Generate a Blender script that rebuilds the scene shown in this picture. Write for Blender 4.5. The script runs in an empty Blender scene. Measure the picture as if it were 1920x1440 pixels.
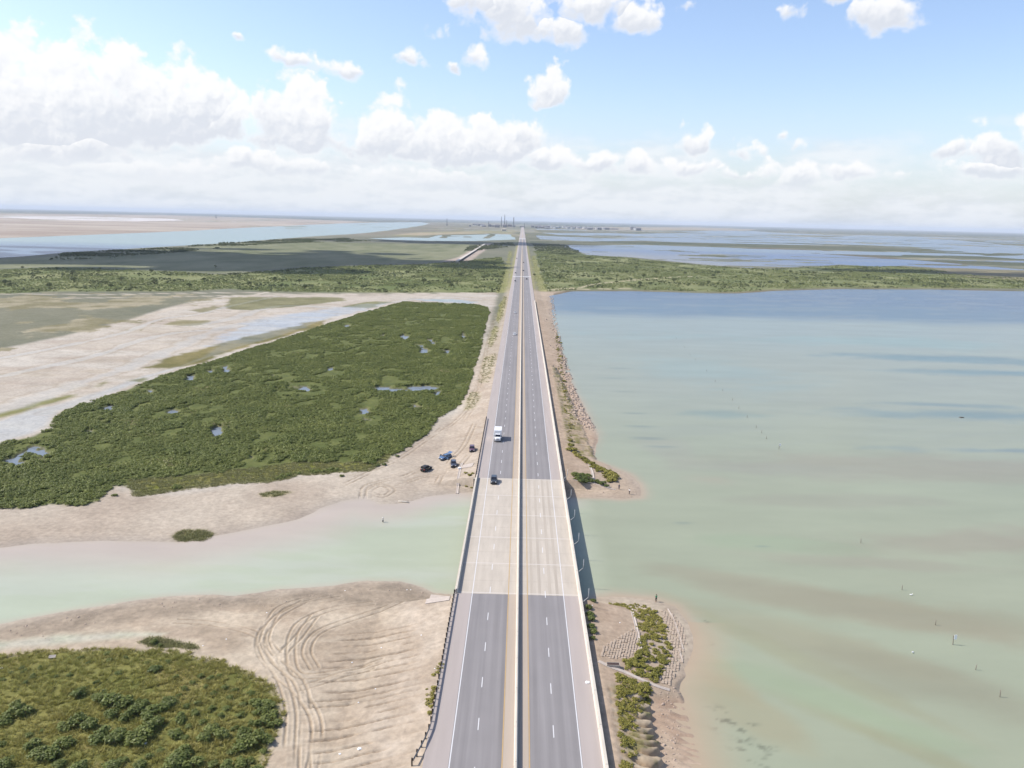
import bpy, bmesh, math, random
import numpy as np
from mathutils import Vector, Matrix
random.seed(7); rng = np.random.default_rng(7)
S = bpy.context.scene
COL = S.collection
R = math.radians

# ------------------------------------------------------------------ camera model (drone 79 m above the water)
FPX, CX, CY, HC = 1500., 960., 720., 79.2
ZR = 3.2                                   # road level above the water
XC = 1.0                                   # centre line of the highway
ROLL = math.atan(46/1920)
_hy = 412 + (960-980)*46/1920
_d = (CY-_hy)*math.cos(ROLL)
PITCH = math.atan(_d/FPX)
_u = (980-CX)*math.cos(ROLL) + (412-CY)*math.sin(ROLL)
YAW = math.atan(_u/math.hypot(FPX, _d))

def G(px, py, z=0.6):
    """ground position of a spot surveyed on the photograph, on the level z"""
    c, s = math.cos(ROLL), math.sin(ROLL)
    dx, dy = px-CX, py-CY
    u, v = dx*c+dy*s, -dx*s+dy*c
    cp, sp = math.cos(PITCH), math.sin(PITCH)
    Y = FPX*cp - v*sp; Z = -FPX*sp - v*cp
    cy, sy = math.cos(YAW), math.sin(YAW)
    X, Y = u*cy-Y*sy, u*sy+Y*cy
    t = (z-HC)/Z
    return (X*t, Y*t)
def GP(pts, z=0.6): return np.array([G(a, b, z) for a, b in pts])

def srgb(r, g, b, k=1.65):
    f = lambda v: (v/255/12.92 if v <= 10 else ((v/255+.055)/1.055)**2.4)/k
    return np.array([f(r), f(g), f(b)])

# ------------------------------------------------------------------ numpy noise / distance fields
def _hash(ix, iy, s):
    h = (ix.astype(np.int64)*374761393 + iy.astype(np.int64)*668265263 + s*1442695041) & 0x7fffffff
    h = ((h ^ (h >> 13))*1274126177) & 0x7fffffff
    return ((h ^ (h >> 16)) & 0xffff)/65535.
def vnoise(x, y, s=0):
    ix, iy = np.floor(x), np.floor(y); fx, fy = x-ix, y-iy
    fx = fx*fx*(3-2*fx); fy = fy*fy*(3-2*fy)
    a, b, c, d = _hash(ix, iy, s), _hash(ix+1, iy, s), _hash(ix, iy+1, s), _hash(ix+1, iy+1, s)
    return (a*(1-fx)+b*fx)*(1-fy) + (c*(1-fx)+d*fx)*fy
def fbm(x, y, s=0, o=4):
    t = 0; a = .5; n = 0
    for i in range(o):
        t = t + a*vnoise(x*2**i+i*17.3, y*2**i-i*9.1, s+i); n += a; a *= .5
    return t/n
def sstep(a, b, x):
    t = np.clip((x-a)/(b-a), 0, 1); return t*t*(3-2*t)
def sdf(X, Y, P, margin=60.):
    """signed distance to polygon, positive inside"""
    P = np.asarray(P)
    out = np.full(X.shape, -float(margin))
    m = (X > P[:, 0].min()-margin) & (X < P[:, 0].max()+margin) & (Y > P[:, 1].min()-margin) & (Y < P[:, 1].max()+margin)
    idx = np.nonzero(m)[0]
    if not len(idx): return out
    x, y = X[idx], Y[idx]
    d2 = np.full(x.shape, 1e18); ins = np.zeros(x.shape, bool)
    for (ax, ay), (bx, by) in zip(P, np.roll(P, -1, 0)):
        ex, ey = bx-ax, by-ay
        t = np.clip(((x-ax)*ex+(y-ay)*ey)/(ex*ex+ey*ey+1e-12), 0, 1)
        d2 = np.minimum(d2, (x-ax-t*ex)**2+(y-ay-t*ey)**2)
        c = (ay > y) != (by > y)
        if ey != 0: ins ^= c & (x < ex*(y-ay)/ey+ax)
    d = np.sqrt(d2)
    out[idx] = np.clip(np.where(ins, d, -d), -margin, 1e9)
    return out
def line_dist(X, Y, P, margin=8.):
    P = np.asarray(P); out = np.full(X.shape, float(margin))
    m = (X > P[:, 0].min()-margin) & (X < P[:, 0].max()+margin) & (Y > P[:, 1].min()-margin) & (Y < P[:, 1].max()+margin)
    idx = np.nonzero(m)[0]
    if not len(idx): return out
    x, y = X[idx], Y[idx]; d2 = np.full(x.shape, margin**2)
    for (ax, ay), (bx, by) in zip(P[:-1], P[1:]):
        ex, ey = bx-ax, by-ay
        t = np.clip(((x-ax)*ex+(y-ay)*ey)/(ex*ex+ey*ey+1e-12), 0, 1)
        d2 = np.minimum(d2, (x-ax-t*ex)**2+(y-ay-t*ey)**2)
    out[idx] = np.sqrt(d2); return out
def smooth_line(P, n=8):
    P = [np.array(p, float) for p in P]; P = [2*P[0]-P[1]]+P+[2*P[-1]-P[-2]]; o = []
    for i in range(1, len(P)-2):
        for k in range(n):
            t = k/n; a, b, c, d = P[i-1:i+3]
            o.append(.5*((2*b)+(c-a)*t+(2*a-5*b+4*c-d)*t*t+(3*b-a-3*c+d)*t**3))
    o.append(P[-2]); return np.array(o)

# ------------------------------------------------------------------ materials
def mat(name, col, rough=.7, metal=0, var=0., scale=3., spec=.5, bump=0., bscale=20., emit=None, stretch=None, coat=0):
    m = bpy.data.materials.new(name); m.use_nodes = True
    N, L = m.node_tree.nodes, m.node_tree.links; b = N['Principled BSDF']
    b.inputs['Base Color'].default_value = (*col, 1); b.inputs['Roughness'].default_value = rough
    b.inputs['Metallic'].default_value = metal; b.inputs['Specular IOR Level'].default_value = spec
    b.inputs['Coat Weight'].default_value = coat
    tc = N.new('ShaderNodeTexCoord'); src = tc.outputs['Object']
    if stretch:
        mp = N.new('ShaderNodeMapping'); mp.inputs['Scale'].default_value = stretch
        L.new(src, mp.inputs['Vector']); src = mp.outputs['Vector']
    if var:
        n = N.new('ShaderNodeTexNoise'); n.inputs['Scale'].default_value = scale; n.inputs['Detail'].default_value = 6
        L.new(src, n.inputs['Vector'])
        mr = N.new('ShaderNodeMapRange'); mr.inputs['From Min'].default_value = .25; mr.inputs['From Max'].default_value = .75
        mr.inputs['To Min'].default_value = 1-var; mr.inputs['To Max'].default_value = 1+var
        L.new(n.outputs['Fac'], mr.inputs['Value'])
        mx = N.new('ShaderNodeMix'); mx.data_type = 'RGBA'; mx.blend_type = 'MULTIPLY'; mx.inputs['Factor'].default_value = 1
        mx.inputs['A'].default_value = (*col, 1); L.new(mr.outputs['Result'], mx.inputs['B'])
        L.new(mx.outputs['Result'], b.inputs['Base Color'])
    if bump:
        n2 = N.new('ShaderNodeTexNoise'); n2.inputs['Scale'].default_value = bscale; n2.inputs['Detail'].default_value = 4
        L.new(src, n2.inputs['Vector'])
        bp = N.new('ShaderNodeBump'); bp.inputs['Strength'].default_value = bump; bp.inputs['Distance'].default_value = .05
        L.new(n2.outputs['Fac'], bp.inputs['Height']); L.new(bp.outputs['Normal'], b.inputs['Normal'])
    return m

def leaf_mat(name, c1, c2, c3=None, spread=.3):
    """foliage: hue differs from clump to clump and from place to place"""
    m = bpy.data.materials.new(name); m.use_nodes = True
    N, L = m.node_tree.nodes, m.node_tree.links; b = N['Principled BSDF']
    b.inputs['Roughness'].default_value = .55; b.inputs['Specular IOR Level'].default_value = .3
    oi = N.new('ShaderNodeObjectInfo'); g = N.new('ShaderNodeNewGeometry')
    n = N.new('ShaderNodeTexNoise'); n.inputs['Scale'].default_value = .06; n.inputs['Detail'].default_value = 4
    L.new(g.outputs['Position'], n.inputs['Vector'])
    a = N.new('ShaderNodeMath'); a.operation = 'MULTIPLY_ADD'; L.new(oi.outputs['Random'], a.inputs[0]); a.inputs[1].default_value = .45
    mr = N.new('ShaderNodeMapRange'); mr.inputs['From Min'].default_value = .3; mr.inputs['From Max'].default_value = .7
    mr.inputs['To Max'].default_value = .6; L.new(n.outputs['Fac'], mr.inputs['Value']); L.new(mr.outputs['Result'], a.inputs[2])
    cr = N.new('ShaderNodeValToRGB'); e = cr.color_ramp.elements
    e[0].color = (*c1, 1); e[1].color = (*c2, 1)
    if c3 is not None:
        k = e.new(.93); k.color = (*c2, 1); e[-1].color = (*c3, 1)
    L.new(a.outputs[0], cr.inputs['Fac'])
    at = N.new('ShaderNodeAttribute'); at.attribute_name = 'leafvar'
    hs = N.new('ShaderNodeMapRange'); hs.inputs['To Min'].default_value = 1-spread; hs.inputs['To Max'].default_value = 1+spread
    L.new(at.outputs['Fac'], hs.inputs['Value'])
    mx = N.new('ShaderNodeMix'); mx.data_type = 'RGBA'; mx.blend_type = 'MULTIPLY'; mx.inputs['Factor'].default_value = 1
    L.new(cr.outputs['Color'], mx.inputs['A']); L.new(hs.outputs['Result'], mx.inputs['B'])
    L.new(mx.outputs['Result'], b.inputs['Base Color'])
    tr = N.new('ShaderNodeBsdfTranslucent'); L.new(mx.outputs['Result'], tr.inputs['Color'])
    ms = N.new('ShaderNodeMixShader'); ms.inputs['Fac'].default_value = .3
    L.new(b.outputs[0], ms.inputs[1]); L.new(tr.outputs[0], ms.inputs[2]); L.new(ms.outputs[0], N['Material Output'].inputs['Surface'])
    return m

def ground_mat(name, fine=.12):
    m = bpy.data.materials.new(name); m.use_nodes = True
    N, L = m.node_tree.nodes, m.node_tree.links; b = N['Principled BSDF']
    b.inputs['Roughness'].default_value = .9; b.inputs['Specular IOR Level'].default_value = .2
    at = N.new('ShaderNodeAttribute'); at.attribute_name = 'zone_colour'
    g = N.new('ShaderNodeNewGeometry')
    def noise(sc, det=6, rough=.6):
        n = N.new('ShaderNodeTexNoise'); n.inputs['Scale'].default_value = sc; n.inputs['Detail'].default_value = det
        n.inputs['Roughness'].default_value = rough; L.new(g.outputs['Position'], n.inputs['Vector']); return n
    n1, n2 = noise(.9), noise(.12)
    def mul(src, n, lo, hi):
        mr = N.new('ShaderNodeMapRange'); mr.inputs['From Min'].default_value = .25; mr.inputs['From Max'].default_value = .75
        mr.inputs['To Min'].default_value = lo; mr.inputs['To Max'].default_value = hi; L.new(n.outputs['Fac'], mr.inputs['Value'])
        mx = N.new('ShaderNodeMix'); mx.data_type = 'RGBA'; mx.blend_type = 'MULTIPLY'; mx.inputs['Factor'].default_value = 1
        L.new(src, mx.inputs['A']); L.new(mr.outputs['Result'], mx.inputs['B']); return mx.outputs['Result']
    c = mul(at.outputs['Color'], n1, 1-fine*1.4, 1+fine*1.4); c = mul(c, n2, 1-fine*.8, 1+fine*.8)
    L.new(c, b.inputs['Base Color'])
    wet = N.new('ShaderNodeAttribute'); wet.attribute_name = 'wet'
    mr = N.new('ShaderNodeMapRange'); mr.inputs['To Min'].default_value = .92; mr.inputs['To Max'].default_value = .22
    L.new(wet.outputs['Fac'], mr.inputs['Value']); L.new(mr.outputs['Result'], b.inputs['Roughness'])
    mr2 = N.new('ShaderNodeMapRange'); mr2.inputs['To Min'].default_value = .15; mr2.inputs['To Max'].default_value = .6
    L.new(wet.outputs['Fac'], mr2.inputs['Value']); L.new(mr2.outputs['Result'], b.inputs['Specular IOR Level'])
    bp = N.new('ShaderNodeBump'); bp.inputs['Strength'].default_value = .5; bp.inputs['Distance'].default_value = .12
    L.new(noise(1.6, 8, .65).outputs['Fac'], bp.inputs['Height']); L.new(bp.outputs['Normal'], b.inputs['Normal'])
    return m

def water_mat():
    m = bpy.data.materials.new('water'); m.use_nodes = True
    N, L = m.node_tree.nodes, m.node_tree.links; b = N['Principled BSDF']
    at = N.new('ShaderNodeAttribute'); at.attribute_name = 'zone_colour'
    g = N.new('ShaderNodeNewGeometry')
    mp = N.new('ShaderNodeMapping'); mp.inputs['Scale'].default_value = (.35, 1.0, 1); L.new(g.outputs['Position'], mp.inputs['Vector'])
    n = N.new('ShaderNodeTexNoise'); n.inputs['Scale'].default_value = .06; n.inputs['Detail'].default_value = 9; n.inputs['Roughness'].default_value = .62; L.new(mp.outputs['Vector'], n.inputs['Vector'])
    mr = N.new('ShaderNodeMapRange'); mr.inputs['From Min'].default_value = .3; mr.inputs['From Max'].default_value = .7
    mr.inputs['To Min'].default_value = .94; mr.inputs['To Max'].default_value = 1.06; L.new(n.outputs['Fac'], mr.inputs['Value'])
    mx = N.new('ShaderNodeMix'); mx.data_type = 'RGBA'; mx.blend_type = 'MULTIPLY'; mx.inputs['Factor'].default_value = 1
    L.new(at.outputs['Color'], mx.inputs['A']); L.new(mr.outputs['Result'], mx.inputs['B'])
    N.remove(b); df = N.new('ShaderNodeBsdfDiffuse'); gl = N.new('ShaderNodeBsdfGlossy'); gl.inputs['Roughness'].default_value = .18
    L.new(mx.outputs['Result'], df.inputs['Color']); fr = N.new('ShaderNodeFresnel'); fr.inputs['IOR'].default_value = 1.33
    k = N.new('ShaderNodeMath'); k.operation = 'MULTIPLY'; k.inputs[1].default_value = .55; L.new(fr.outputs[0], k.inputs[0])   # wave slopes hide part of the mirror
    ms = N.new('ShaderNodeMixShader'); L.new(k.outputs[0], ms.inputs[0]); L.new(df.outputs[0], ms.inputs[1]); L.new(gl.outputs[0], ms.inputs[2]); L.new(ms.outputs[0], N['Material Output'].inputs['Surface'])
    w = N.new('ShaderNodeTexNoise'); w.inputs['Scale'].default_value = 1.1; w.inputs['Detail'].default_value = 5
    mp2 = N.new('ShaderNodeMapping'); mp2.inputs['Scale'].default_value = (.6, 1.0, 1); mp2.inputs['Rotation'].default_value = (0, 0, .5)
    L.new(g.outputs['Position'], mp2.inputs['Vector']); L.new(mp2.outputs['Vector'], w.inputs['Vector'])
    bp = N.new('ShaderNodeBump'); bp.inputs['Strength'].default_value = .22; bp.inputs['Distance'].default_value = .1
    L.new(w.outputs['Fac'], bp.inputs['Height']); [L.new(bp.outputs['Normal'], q.inputs['Normal']) for q in (df, gl, fr)]
    return m

# ------------------------------------------------------------------ mesh helpers
class MB:
    def __init__(s): s.v = []; s.f = []; s.m = []; s.mi = 0
    def add(s, vs, fs):
        o = len(s.v); s.v += [tuple(map(float, v)) for v in vs]; s.f += [tuple(o+i for i in f) for f in fs]; s.m += [s.mi]*len(fs); return s
    def box(s, x0, y0, z0, x1, y1, z1, ch=0):
        if ch:
            ch = min(ch, abs(x1-x0)*.4, abs(y1-y0)*.4, abs(z1-z0)*.4)
            bm = bmesh.new(); bmesh.ops.create_cube(bm, size=1)
            for v in bm.verts: v.co = Vector(((x0+x1)/2+v.co.x*(x1-x0), (y0+y1)/2+v.co.y*(y1-y0), (z0+z1)/2+v.co.z*(z1-z0)))
            bmesh.ops.bevel(bm, geom=bm.edges[:], offset=ch, segments=2, affect='EDGES', profile=.6)
            bm.verts.index_update(); r = s.add([v.co for v in bm.verts], [[v.index for v in f.verts] for f in bm.faces]); bm.free(); return r
        return s.add([(x0,y0,z0),(x1,y0,z0),(x1,y1,z0),(x0,y1,z0),(x0,y0,z1),(x1,y0,z1),(x1,y1,z1),(x0,y1,z1)],
                     [(0,3,2,1),(4,5,6,7),(0,1,5,4),(1,2,6,5),(2,3,7,6),(3,0,4,7)])
    def quad(s, a, b, c, d): return s.add([a, b, c, d], [(0, 1, 2, 3)])
    def tube(s, pts, rad, n=8, cap=True):
        pts = [Vector(p) for p in pts]
        if not hasattr(rad, '__len__'): rad = [rad]*len(pts)
        vs = []; fs = []
        for i, p in enumerate(pts):
            d = (pts[min(i+1, len(pts)-1)]-pts[max(i-1, 0)]).normalized()
            a = d.cross(Vector((0, 0, 1)) if abs(d.z) < .95 else Vector((1, 0, 0))).normalized(); b = a.cross(d)
            for k in range(n):
                t = 2*math.pi*k/n; vs.append(p+(a*math.cos(t)+b*math.sin(t))*rad[i])
        for i in range(len(pts)-1):
            for k in range(n): fs.append((i*n+k, i*n+(k+1) % n, (i+1)*n+(k+1) % n, (i+1)*n+k))
        if cap: fs += [tuple(range(n))[::-1], tuple((len(pts)-1)*n+k for k in range(n))]
        return s.add(vs, fs)
    def loft(s, rings, cap=True):
        n = len(rings[0]); vs = [p for r in rings for p in r]; fs = []
        for i in range(len(rings)-1):
            for k in range(n): fs.append((i*n+k, i*n+(k+1) % n, (i+1)*n+(k+1) % n, (i+1)*n+k))
        if cap: fs += [tuple(range(n))[::-1], tuple((len(rings)-1)*n+k for k in range(n))]
        return s.add(vs, fs)
    def build(s, name, mats, parent=None, smooth=False):
        me = bpy.data.meshes.new(name); me.from_pydata(s.v, [], s.f)
        mats = mats if isinstance(mats, (list, tuple)) else [mats]
        for m in mats: me.materials.append(m)
        me.polygons.foreach_set('material_index', s.m)
        bm = bmesh.new(); bm.from_mesh(me); bmesh.ops.recalc_face_normals(bm, faces=bm.faces[:]); bm.to_mesh(me); bm.free()
        if smooth:
            me.polygons.foreach_set('use_smooth', [True]*len(me.polygons))
        me.update()
        o = bpy.data.objects.new(name, me); COL.objects.link(o)
        if parent: o.parent = parent
        return o
def tag(o, label=None, cat=None, group=None, kind=None):
    if label: o['label'] = label
    if cat: o['category'] = cat
    if group: o['group'] = group
    if kind: o['kind'] = kind
    return o
def empty(name, loc, rz=0, label=None, cat=None, group=None):
    o = bpy.data.objects.new(name, None); COL.objects.link(o); o.location = loc; o.rotation_euler.z = rz
    return tag(o, label, cat, group)
def copy_tree(o, parent=None):
    c = o.copy(); COL.objects.link(c)
    if parent: c.parent = parent
    for ch in list(o.children): copy_tree(ch, c)
    return c

def attr_mesh(name, X, Y, Z, nr, nc, cols, m, wet=None):
    me = bpy.data.meshes.new(name)
    me.vertices.add(nr*nc); me.vertices.foreach_set('co', np.stack([X, Y, Z], 1).astype(np.float32).ravel())
    i = np.arange(nr*nc).reshape(nr, nc)
    q = np.stack([i[:-1, :-1], i[:-1, 1:], i[1:, 1:], i[1:, :-1]], -1).reshape(-1, 4)
    me.loops.add(q.size); me.polygons.add(len(q))
    me.loops.foreach_set('vertex_index', q.ravel().astype(np.int32))
    me.polygons.foreach_set('loop_start', np.arange(0, q.size, 4, dtype=np.int32))
    me.update(calc_edges=True)
    me.polygons.foreach_set('use_smooth', np.ones(len(q), bool))
    a = me.color_attributes.new('zone_colour', 'FLOAT_COLOR', 'POINT')
    a.data.foreach_set('color', np.concatenate([cols, np.ones((len(cols), 1))], 1).astype(np.float32).ravel())
    if wet is not None:
        w = me.attributes.new('wet', 'FLOAT', 'POINT'); w.data.foreach_set('value', wet.astype(np.float32))
    me.materials.append(m); o = bpy.data.objects.new(name, me); COL.objects.link(o)
    return tag(o, kind='structure')

# ------------------------------------------------------------------ survey: outlines on the ground (photo spots -> metres)
near_left_shore = [(-420,1300),(-200,1205),(0,1170),(150,1142),(300,1120),(400,1114),(440,1118),(520,1106),(620,1099),(690,1089),(750,1090),(785,1099),(810,1112),(848,1116),(866,1116)]
near_right_shore = [(1092,1122),(1150,1119),(1220,1124),(1262,1138),(1285,1165),(1297,1195),(1294,1220),(1280,1252),(1262,1276),(1258,1292),(1268,1310),(1278,1350),(1290,1390),(1305,1440),(1340,1560),(1400,1900)]
LAND_NEAR = GP(near_left_shore+near_right_shore+[(-900,1900)], .1)
left_far_shore = [(888,921),(850,924),(800,930),(770,938),(745,943),(712,944),(688,932),(640,938),(600,952),(560,972),(500,985),(420,1000),(330,1015),(200,1012),(60,1018),(0,1026),(-250,1060),(-700,1110)]
spit = [(1064,931),(1134,932),(1163,934),(1197,931),(1201,920),(1197,908),(1186,896),(1175,888),(1157,881),(1135,873),(1114,865),(1102,855),(1106,838),(1112,812),(1098,782),(1085,755),(1072,732),(1062,700),(1053,670),(1045,640),(1040,615),(1035,590),(1031,565),(1031,555),(1072,546),(1192,546),(1335,550),(1383,550),(1455,545),(1575,542),(1760,543),(1920,546),(2200,553),(3000,580)]
_fl = GP(left_far_shore, .1); _fr = GP(spit, .1)
LAND_FAR = np.concatenate([_fl[::-1], _fr, [[1500, 1200], [90000, 40000], [90000, 70000], [-90000, 70000], [-90000, 20000], [-900, 250]]])
# open water cut into the far land
CHANNEL = GP([(-700,520),(-300,500),(0,483),(40,481),(140,472),(300,463),(420,456),(520,448),(620,441),(700,436),(760,428),(805,419.5),(790,416.5),(720,417),(640,419),(500,425),(350,433),(150,441),(0,446.5),(-300,455),(-900,470)], .1)
LAG1 = GP([(1062,461),(1192,459),(1300,462),(1383,465),(1455,470),(1527,475),(1623,482),(1719,488),(1800,495),(1892,503),(1960,508),(1900,511),(1815,506),(1695,498),(1640,500),(1575,496),(1530,499),(1479,501),(1407,502),(1360,499),(1311,495),(1192,483),(1096,475),(1072,468)], .1)
LAG2 = GP([(1000,441),(1060,444),(1130,446.5),(1200,445),(1335,446),(1420,444.5),(1520,446),(1630,442),(1730,446),(1790,450),(1920,462),(2100,473),(2100,484),(1920,477),(1830,470),(1760,463),(1700,458),(1640,456),(1560,457),(1480,455),(1380,453),(1290,455),(1200,451),(1120,453),(1060,451),(1015,449)], .1)
LAG3 = GP([(1010,436),(1080,437),(1180,439),(1290,436),(1330,432),(1410,433),(1470,437),(1550,440),(1490,442),(1400,441.5),(1300,440),(1200,442),(1100,441),(1040,440)], .1)
LAG4 = GP([(1830,480),(1920,486),(2300,505),(2300,492),(1920,479)], .1)
LPOND = GP([(690,447),(760,445),(803,446),(823,441),(870,441),(925,439),(962,439.5),(966,449),(940,450),(887,452),(800,451.5),(740,450)], .1)
def dyke(*p): return GP(p, .1)
DYKES = [dyke((823,446),(838,446.4),(845,441),(830,441)), dyke((866,445),(884,445.5),(886,443.5),(868,443)), dyke((905,447),(918,447),(931,438),(920,438)), dyke((830,443.2),(860,443.6),(870,443),(832,442.4))]
BIGPOND = GP([(700,721),(722,724),(760,727),(800,722),(828,723),(824,731),(816,741),(803,733),(770,734),(735,736),(715,733),(690,733)], .4)
PONDS = [BIGPOND] + [GP(p, .4) for p in (
    [(749,628),(758,626),(768,632),(766,638),(758,640)], [(862,629),(871,624),(875,634),(869,640)], [(800,637),(810,635),(822,646),(814,648)],
    [(776,645),(795,648),(803,657),(796,662),(786,650)], [(832,656),(846,657),(844,663),(836,663)], [(416,688),(426,685),(431,694),(422,700)],
    [(488,724),(500,721),(506,729),(496,733)], [(510,728),(524,724),(530,736),(516,737)], [(534,722),(544,718),(548,728),(538,732)], [(552,728),(574,723),(588,732),(566,735)],
    [(272,730),(288,727),(291,735),(276,738)], [(194,766),(204,758),(207,770),(198,777)], [(180,792),(196,788),(204,796),(190,803)], [(160,806),(172,798),(174,808),(166,812)],
    [(348,706),(358,704),(360,712),(350,714)], [(394,692),(400,690),(402,698),(395,700)], [(618,690),(624,688),(626,696),(620,697)], [(676,768),(688,766),(690,774),(680,776)], [(676,782),(688,780),(690,788),(680,788)],
    [(320,770),(326,768),(328,776),(322,778)], [(344,758),(352,756),(353,765),(346,766)], [(494,702),(504,699),(506,706),(497,707)],
    [(725,612),(733,609),(735,615),(728,617)], [(716,627),(722,626),(723,631),(718,632)], [(646,610),(656,608),(657,613),(648,613)], [(402,808),(410,800),(412,815),(405,818)], [(465,855),(474,852),(476,862),(468,864)], [(770,758),(780,754),(782,764),(772,766)],
    [(10,862),(28,856),(34,848),(50,842),(62,836),(72,838),(78,848),(94,848),(93,862),(72,866),(60,860),(74,856),(66,846),(56,848),(46,858),(58,866),(30,874),(14,874)])]
MANGROVE = GP([(-500,1060),(-250,990),(-120,965),(0,955),(45,955),(95,947),(150,950),(190,938),(216,911),(238,912),(250,928),(300,924),(350,916),(450,904),(500,904),(565,890),(625,886),(690,882),(720,866),(752,845),(765,838),(806,811),(822,785),(860,764),(880,730),(888,695),(896,668),(905,640),(913,605),(919,585),(916,576),(890,571),(850,569),(800,567),(760,566),(720,576),(672,590),(625,604),(560,626),(500,644),(400,677),(300,707),(200,744),(150,760),(115,775),(98,790),(90,805),(60,818),(0,832),(-150,866),(-500,950)], .6)
FRINGE = GP([(240,900),(350,893),(460,880),(560,868),(650,868),(700,862),(735,850),(725,868),(690,884),(625,888),(565,892),(500,906),(450,907),(350,919),(300,927),(250,932)], .5)
STREAM = GP([(-300,880),(0,790),(60,768),(100,762),(180,736),(260,708),(330,690),(385,668),(420,640),(440,622),(480,600),(560,588),(640,578),(725,568),(700,577),(640,590),(600,604),(520,632),(440,654),(380,676),(300,703),(200,741),(112,772),(88,803),(60,816),(0,832),(-300,915)], .3)
SHINE = GP([(480,600),(560,586),(650,575),(728,567),(690,580),(620,596),(540,622),(440,648),(400,648),(440,618)], .3)
PALEFLAT = GP([(-600,720),(0,655),(120,630),(240,600),(300,580),(360,565),(420,556),(520,552),(700,553),(900,549),(935,549),(925,585),(912,660),(896,700),(870,770),(826,800),(760,850),(700,885),(560,900),(450,912),(340,930),(250,935),(215,915),(180,945),(0,965),(-400,1000),(-600,1100)], .4)
OLIVE = [  # (outline, colour a, colour b)
    (GP([(-300,570),(0,556),(110,556),(300,554),(400,553),(470,556),(420,566),(330,575),(260,590),(200,608),(120,622),(0,642),(-300,690)], .5), (140,131,98), (178,166,140)),
    (GP([(430,559),(520,557),(640,558),(652,564),(560,574),(470,582),(425,582)], .5), (128,124,88), (150,144,108)),
    (GP([(272,690),(330,668),(400,650),(480,628),(560,608),(622,598),(600,612),(520,634),(440,658),(380,680),(320,691)], .5), (122,115,68), (152,138,92)),
    (GP([(-60,790),(0,775),(60,756),(120,740),(157,736),(152,744),(100,758),(40,776),(-60,800)], .5), (126,122,74), (150,146,96)),
    (GP([(176,720),(200,712),(208,718),(190,725)], .5), (126,122,74), (150,146,96)), (GP([(240,714),(270,707),(284,710),(262,718)], .5), (126,122,74), (150,146,96)),
    (GP([(300,610),(340,600),(400,600),(360,612)], .5), (150,140,105), (170,160,130)), (GP([(350,582),(400,574),(420,578),(380,588)], .5), (140,132,96), (160,150,120)),
    (GP([(640,576),(690,566),(730,566),(690,578)], .5), (132,128,88), (150,146,105)), (GP([(760,561),(850,561),(900,567),(880,570),(800,565)], .5), (175,185,190), (185,190,195)),
    (GP([(326,1004),(345,997),(380,994),(400,999),(392,1008),(352,1014),(332,1013)], .3), (110,108,52), (138,132,74)),
    (GP([(488,928),(520,923),(548,924),(530,930),(500,933)], .3), (165,155,105), (180,168,125))]
BRAIDS = [(((480,602),(400,622),(340,650),(240,690),(150,720),(60,752),(-80,800)), 7.), (((420,618),(330,625),(260,640),(180,668),(80,690),(-60,720)), 4.), (((640,580),(560,574),(500,578),(430,600),(350,612)), 6.), (((520,556),(430,575),(370,590),(300,600),(230,625),(120,650),(-40,680)), 4.),
          (((900,562),(840,559),(780,562),(720,570),(640,590)), 5.), (((220,985),(120,978),(0,985),(-150,1000)), 2.5), (((460,955),(380,965),(300,968),(215,945),(225,920)), 2.2), (((690,912),(600,922),(500,940),(400,950),(300,985)), 2.), (((380,690),(250,720),(170,752),(90,775)), 4.)]
GRASSPATCH = [GP(p, .8) for p in ([(900,722),(904,690),(910,672),(925,668),(930,676),(922,705),(914,724)], [(872,772),(878,748),(888,738),(902,742),(896,762),(886,773)],
    [(916,640),(922,620),(930,612),(936,618),(930,640),(920,655)], [(930,600),(938,570),(946,556),(950,562),(944,590),(936,610)], [(932,549),(944,512),(955,470),(960,470),(953,520),(950,549)], [(1010,546),(1000,515),(996,480),(1004,480),(1016,515),(1026,546)])]
MOUND = GP([(-700,1270),(-300,1242),(0,1226),(60,1219),(140,1216),(200,1212),(300,1216),(360,1224),(420,1240),(470,1262),(505,1290),(524,1322),(522,1362),(508,1392),(498,1425),(488,1480),(470,1600),(-900,1700)], 1.0)
MOUND2 = GP([(262,1202),(290,1194),(320,1200),(350,1206),(370,1213),(330,1214),(280,1210)], .8)
POOL = GP([(-400,1215),(0,1202),(110,1190),(230,1184),(320,1188),(300,1196),(230,1200),(190,1206),(100,1214),(0,1222),(-400,1250)], .3)
BERM = GP([(-300,1230),(0,1172),(150,1144),(300,1122),(400,1116),(440,1120),(520,1110),(620,1101),(690,1092),(750,1092),(800,1110),(845,1145),(800,1165),(700,1140),(600,1130),(480,1138),(380,1150),(300,1160),(100,1190),(0,1206),(-300,1262)], .3)
SCRUB_L = GP([(-600,600),(-300,540),(0,505),(120,502),(300,508),(420,515),(560,503),(700,497),(800,495),(860,490),(940,482),(948,505),(935,549),(800,548),(640,548),(500,546),(430,541),(330,546),(200,546),(90,546),(0,551),(-600,640)], .8)
SCRUB_R = GP([(1003,470),(1040,462),(1070,470),(1100,478),(1192,485),(1311,497),(1407,504),(1480,503),(1575,498),(1695,500),(1750,505),(1800,515),(1920,522),(2400,545),(2400,560),(1920,541),(1760,540),(1575,539),(1455,542),(1383,547),(1335,547),(1192,543),(1072,543),(1025,546),(1012,510)], .8)
GREY_L = GP([(-500,560),(0,503),(120,500),(300,506),(420,512),(560,500),(700,494),(800,492),(870,480),(905,462),(880,458),(760,457),(640,455),(540,450),(420,458),(280,470),(120,480),(0,486),(-500,520)], .8)
TREES_L = GP([(90,488),(120,476),(220,470),(330,464),(430,455),(540,449),(640,447),(700,452),(640,454),(540,456),(430,464),(330,474),(220,484)], .8)
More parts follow.
